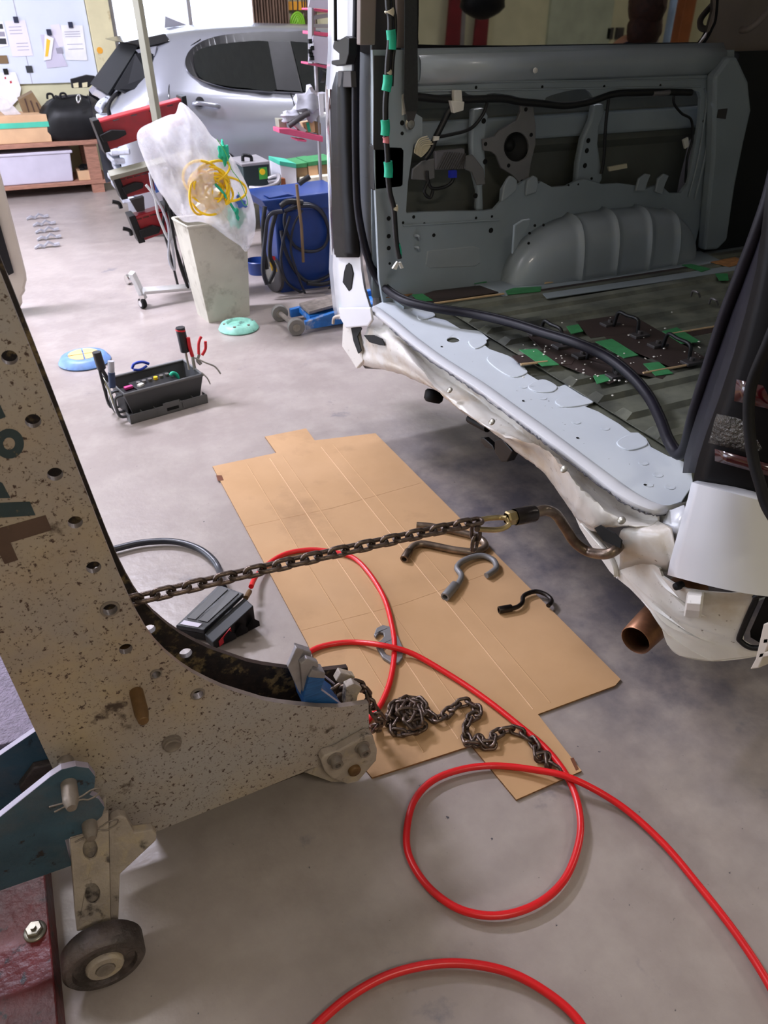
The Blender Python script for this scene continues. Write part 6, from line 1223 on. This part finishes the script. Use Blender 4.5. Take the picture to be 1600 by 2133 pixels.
# table with battery charger, boxes, hoses
tb_ = thing('steel_table', 'grey steel table behind the welding cart', 'table', (1.95, 5.55, 0)); zt2 = at(540, 402, y=5.4).z
B().box(1.35, 2.6, 5.35, 5.95, zt2-.03, zt2).done('table_top', 'rack_grey', tb_)
for x in (1.38, 2.57):
    for y in (5.38, 5.92): B().box(x-.02, x+.02, y-.02, y+.02, 0, zt2-.03).done('leg', 'rack_grey', tb_)
ch = thing('battery_charger', 'dark green-grey battery charger with bright green label and black carry handle', 'battery charger', at(535, 395, y=5.5))
b = B(); b.prism(ats([(505, 345), (561, 338), (563, 388), (520, 398), (508, 380)], y=5.45), (0, .3, 0)); b.done('case', 'charger_dark', ch, bevel=.008)
b = B(); b.prism(ats([(502, 342), (562, 335), (562, 342), (504, 348)], y=5.44), (0, .32, 0)); b.done('lid', 'rack_grey', ch, bevel=.004)
b = B(); b.prism(ats([(539, 350), (556, 348), (558, 372), (541, 374)], y=5.445), (0, .004, 0)); b.done('label', 'label_green', ch); c = at(547, 358, y=5.44); B().lathe([(1e-4, 0), (.02, 0), (.02, .005)], c, (0, 1, 0), 16).done('dial', 'yellow_rope', ch)
tube('handle', [at(506, 336, y=5.5), at(507, 324, y=5.5), at(522, 326, y=5.5), at(524, 336, y=5.5)], .012, 'black_plastic', ch)
gc_ = thing('grey_hose_coil', 'coiled grey hose lying under the battery charger', 'hose', at(550, 404, y=5.35))
for k in range(3): tube('coil', [at(520, 392+4*k, y=5.33), at(550, 392+4*k, y=5.28), at(576, 382+4*k, y=5.33), at(580, 366+5*k, y=5.4), at(560, 372+3*k, y=5.45)], .016, 'hose_black' if k % 2 else 'rack_grey', gc_, seg=8)
for q, m, nm, lb, ct, y in (([(583, 344), (617, 350), (620, 402), (590, 402)], 'white_plastic', 'cardboard_box', 'white box with pale teal rim on the steel table', 'box', 5.5), ([(617, 350), (640, 348), (642, 368), (619, 370)], 'oldwood', 'cardboard_box', 'small brown box right of the white box with pale teal rim', 'box', 5.52), ([(642, 346), (662, 344), (664, 366), (644, 368)], 'card_light', 'cardboard_box', 'light brown box in the middle of the green taped boxes', 'box', 5.52), ([(664, 344), (700, 340), (700, 362), (666, 366)], 'oldwood', 'cardboard_box', 'brown box half hidden by the van among the green taped boxes', 'box', 5.52), ([(630, 372), (700, 364), (700, 404), (632, 400)], 'pale_rag', 'cushion', 'beige padded block on the table below the small boxes', 'cushion', 5.45)):
    b = B(); b.prism(ats(q, y=y), (0, .25, 0)); o = b.done(nm, m, None, bevel=.003); tag(o, lb, ct)
    if y > 5.46:
        n_ = len(q); b = B(); b.prism(ats([q[0], q[1], (q[1][0], q[1][1]-9), (q[0][0], q[0][1]-8)], y=y-.004), (0, .26, 0)); b.done('tape_rim', 'tape_green' if m != 'white_plastic' else 'tape_teal_dusty', o)
b = B(); b.prism(ats([(584, 372), (594, 372), (598, 404), (584, 398)], y=5.44), (0, .05, 0)); tag(b.done('wood_block', 'orange_box', None), 'rust-brown plate standing against the white box on the table', 'plate')
# ================================================================ pink rolling rack
pr = thing('pink_rack', 'tall wheeled rack with pink trays and paper sheets, half hidden by the van', 'rack', at(660, 480, y=5.2)); YP = 5.2
b = B(); b.sweep(ats([(646, -160), (647, 0), (648, 132)], y=YP), .02, 4); b.done('post', 'rack_grey', pr)
P0 = at(672, 290, y=YP); b = B(); b.sweep([Vector((P0.x, YP+.07, 0)), Vector((P0.x, YP+.07, 1.9))], .012, 6); b.done('post', 'rack_grey', pr)
b = B(); b.box(P0.x-.2, P0.x+.2, YP-.04, YP+.12, .0, .03); b.done('base', 'rack_grey', pr)
def tray(q, nm='tray', m='pink_rack', d_=.13): b = B(); b.prism(ats(q, y=YP), (0, d_, 0)); return b.done(nm, m, pr, bevel=.003)
tray([(581, 268), (602, 268), (673, 284), (673, 296), (582, 277)])
tray([(618, 290), (640, 292), (638, 296), (620, 294)])
tray([(643, 16), (700, 22), (700, 27), (643, 20)]); tray([(645, 64), (700, 70), (700, 78), (645, 71)]); tray([(641, 129), (700, 140), (700, 146), (641, 134)])
tray([(647, 32), (700, 26), (700, 34), (648, 42)], 'cross_bar', 'rack_grey', .02); tray([(652, 50), (700, 50), (700, 58), (652, 58)], 'cross_bar', 'rack_grey', .02)
for q, lb in (([(646, 0), (700, -10), (700, 22), (642, 15)], 'lilac paper sheet on the top tray of the pink rack'), ([(652, 74), (700, 80), (700, 138), (642, 128), (650, 104)], 'large lilac paper sheet hanging in the middle of the pink rack'), ([(663, 195), (673, 195), (675, 240), (667, 240)], 'narrow white card standing at the van edge on the pink rack')):
    b = B(); b.prism(ats(q, y=YP-.03), (0, .006, 0)); tag(b.done('paper_sheet', 'sheet_lilac' if 'lilac' in lb else 'white_paper', None), lb, 'paper')
for k in range(6):
    c = at(646+2*(k % 3), 86+7*k, y=YP-.04); b = B(); b.box(c.x-.012, c.x+.012, YP-.05, YP-.03, c.z-.012, c.z+.012); b.done('clip', 'black_plastic' if k != 1 else 'chrome', pr)
lump('plastic_bag', 'crumpled grey plastic bag on the pink tray', 'plastic bag', 648, 215, .09, 'bag_grey', 1.1, 1.0, 5.26, 2)
lump('cloth_bundle', 'pale grey crumpled cloth left of the bag on the pink tray', 'cloth', 610, 244, .055, 'bag_grey', 1.5, .7, 5.26, 6)
o = tube('black_grip', [at(602, 262, y=5.24), at(616, 252, y=5.22), at(634, 240, y=5.22), at(644, 236, y=5.22)], .018, 'dark_trim'); tag(o, 'black handle lying on the pink tray under the grey bag', 'handle')
for q, m, lb, ct in (([(614, 262), (622, 258), (640, 272), (632, 278)], 'white_paper', 'folded white paper lying on the pink tray', 'paper'), ([(632, 256), (655, 252), (657, 276), (640, 276)], 'card_light', 'pale cardboard box with teal tape on the pink tray', 'box'), ([(656, 252), (668, 256), (669, 280), (657, 278)], 'oldwood', 'brown wooden block at the right end of the pink tray', 'block'), ([(580, 248), (596, 248), (598, 266), (582, 266)], 'olive_bar', 'olive square block at the left end of the pink tray', 'block')):
    b = B(); b.prism(ats(q, y=5.26), (0, .08, 0)); o = b.done({'paper': 'folded_paper', 'box': 'small_box', 'block': 'wood_block'}[ct], m, None, bevel=.002); tag(o, lb, ct)
    if ct == 'box': B().prism(ats([(638, 256), (644, 255), (648, 274), (642, 275)], y=5.255), (0, .004, 0)).done('tape_band', 'tape_teal', o)
# ================================================================ what the van window reflects: the front wall and a person
YR = 2*(VYI+.06)-RY0                       # unfolded depth of the front wall
def rf(px, py, yd): p = at(px, py, y=2*(VYI+.06)-yd); return Vector((p.x, yd, p.z))
for x in (3.6, 4.9, 6.3, 7.7): S(B().box(x, x+.05, RY0, RY0+.03, 0, RZ).done('trim_%d' % (2+int(x)), 'rack_grey'))
a = rf(1150, 50, RY0+.1); S(B().box(a.x, a.x+.9, RY0, RY0+.05, 0, 2.3).done('door_1', 'door_cream'))
a = rf(1395, 50, 1e-9-.4); o = B(); o.cyl((a.x, -.4, 0), (a.x, -.4, 3.6), .03); tag(o.done('blue_pipe', 'pipe_blue', None, smooth=True), 'pale blue pipe reflected upright in the van window', 'pipe')
a = rf(930, 40, RY0+.15)
for k, dx in enumerate((0, .35)): b = B(); b.prism([Vector((a.x+dx, RY0+.1, 1.0)), Vector((a.x+dx+.18, RY0+.1, 1.0)), Vector((a.x+dx+.2, RY0+.1, 2.0)), Vector((a.x+dx+.06, RY0+.1, 2.0))], (0, .05, 0)); tag(b.done('red_cloth', 'red_cloth', None, bevel=.01), ['dark red cloth at the left of the van window reflection', 'second dark red cloth under the black bag in the window reflection'][k], 'cloth')
p_ = rf(1005, 15, -.6); b = B(); bmesh.ops.create_icosphere(b.bm, subdivisions=3, radius=.16)
for vv in b.bm.verts: n = vv.co.normalized(); vv.co = Vector((n.x*.2*(1+.1*math.sin(n.z*8)), n.y*.12, n.z*.16))+Vector((p_.x, -.6, p_.z+.08))
o = b.done('black_bag', 'black_plastic', None, smooth=True); tag(o, 'black bag hanging high, reflected in the van window', 'bag')
B().cyl((p_.x, -.6, p_.z+.2), (p_.x, -.6, RZ), .006).done('strap', 'wire_black', o)
a = rf(1262, 70, RY0+.03)
for dx in (0, .16): b = B(); b.box(a.x+dx, a.x+dx+.1, RY0, RY0+.05, a.z-.06, a.z+.06); tag(b.done('switch_box', 'dark_trim', None, bevel=.004), 'grey switch box on the cream wall, %s one in the window reflection' % ('left' if dx == 0 else 'right'), 'switch box')
a = rf(1430, 30, RY0+.2); b = B(); b.box(a.x-.1, a.x+.08, RY0+.05, RY0+.25, 0, 1.9); tag(b.done('orange_cabinet', 'orange_box', None, bevel=.01), 'orange-brown cabinet behind the pipe in the window reflection', 'cabinet')
# person beside the near side of the van
pp = rf(1330, 40, .15); PX = pp.x
per = thing('person', 'person with reddish brown hair and navy shirt reflected in the van window', 'person', (PX, .15, 0))
me = bpy.data.meshes.new('body'); V = [(0, 0, .88), (0, 0, 1.05), (0, 0, 1.25), (0, 0, 1.36), (0, .0, 1.42), (0, .02, 1.52), (0, .02, 1.62), (-.17, 0, 1.33), (-.24, .02, 1.08), (-.16, .2, 1.0), (.17, 0, 1.33), (.24, .02, 1.08), (.16, .2, 1.0), (-.1, 0, .84), (-.11, .02, .46), (-.11, 0, .07), (.1, 0, .84), (.11, .02, .46), (.11, 0, .07), (-.11, .14, .03), (.11, .14, .03), (-.12, .3, 1.02), (.12, .3, 1.02)]
E_ = [(0, 1), (1, 2), (2, 3), (3, 4), (4, 5), (5, 6), (3, 7), (7, 8), (8, 9), (3, 10), (10, 11), (11, 12), (0, 13), (13, 14), (14, 15), (0, 16), (16, 17), (17, 18), (15, 19), (18, 20), (9, 21), (12, 22)]
me.from_pydata([Vector(q)+Vector((PX, .15, 0)) for q in V], E_, []); bo = bpy.data.objects.new('body', me); C.objects.link(bo); bo.parent = per; bo.location = -WL[per.name]; me.materials.append(M['skin'])
sk_ = bo.modifiers.new('skin', 'SKIN'); R_ = [.13, .12, .15, .1, .05, .085, .08, .06, .042, .035, .06, .042, .035, .085, .06, .045, .085, .06, .045, .035, .035, .03, .03]
for i, r in enumerate(R_): me.skin_vertices[0].data[i].radius = (r, r*.8 if i < 3 else r)
me.skin_vertices[0].data[0].use_root = True
bo.modifiers.new('sub', 'SUBSURF').render_levels = 2
def blob(name, m, c, s, par, seed=0):
    b = B(); bmesh.ops.create_icosphere(b.bm, subdivisions=4, radius=1)
    for vv in b.bm.verts: n = vv.co.copy(); k = 1+.04*math.sin(n.x*14+seed)*math.sin(n.z*9); vv.co = Vector((n.x*s[0]*k, n.y*s[1]*k, n.z*s[2]*k))+Vector(c)
    return b.done(name, m, par, smooth=True)
blob('hair', 'hair_red', (PX, .22, 1.60), (.13, .13, .15), per); blob('hair', 'hair_red', (PX, .23, 1.46), (.14, .09, .13), per)
blob('nose', 'skin', (PX, .07, 1.58), (.016, .03, .025), per)
for s in (-1, 1): blob('eye', 'ink_dark', (PX+s*.032, .095, 1.605), (.012, .012, .008), per)
b = B(); rows = []
for z, rx, ry in ((.82, .2, .14), (1.0, .19, .13), (1.15, .2, .14), (1.28, .22, .14), (1.36, .19, .12), (1.41, .09, .08)): rows.append([Vector((PX+rx*math.cos(a_), .15+ry*math.sin(a_), z)) for a_ in [2*PI*k/24 for k in range(24)]])
b.grid(rows, closed=True); b.sweep(spline([Vector((PX-.17, .15, 1.33)), Vector((PX-.245, .17, 1.1)), Vector((PX-.18, .32, 1.01))], 5), [.08]*5+[.065]*6, 12); b.sweep(spline([Vector((PX+.17, .15, 1.33)), Vector((PX+.245, .17, 1.1)), Vector((PX+.18, .32, 1.01))], 5), [.08]*5+[.065]*6, 12); b.done('shirt', 'shirt_navy', per, smooth=True)
b = B()
for s in (-1, 1): b.sweep(spline([Vector((PX+s*.09, .15, .9)), Vector((PX+s*.11, .17, .46)), Vector((PX+s*.11, .15, .05))], 5), [.12]*5+[.085]*6, 14)
b.done('trousers', 'ink_dark', per, smooth=True)
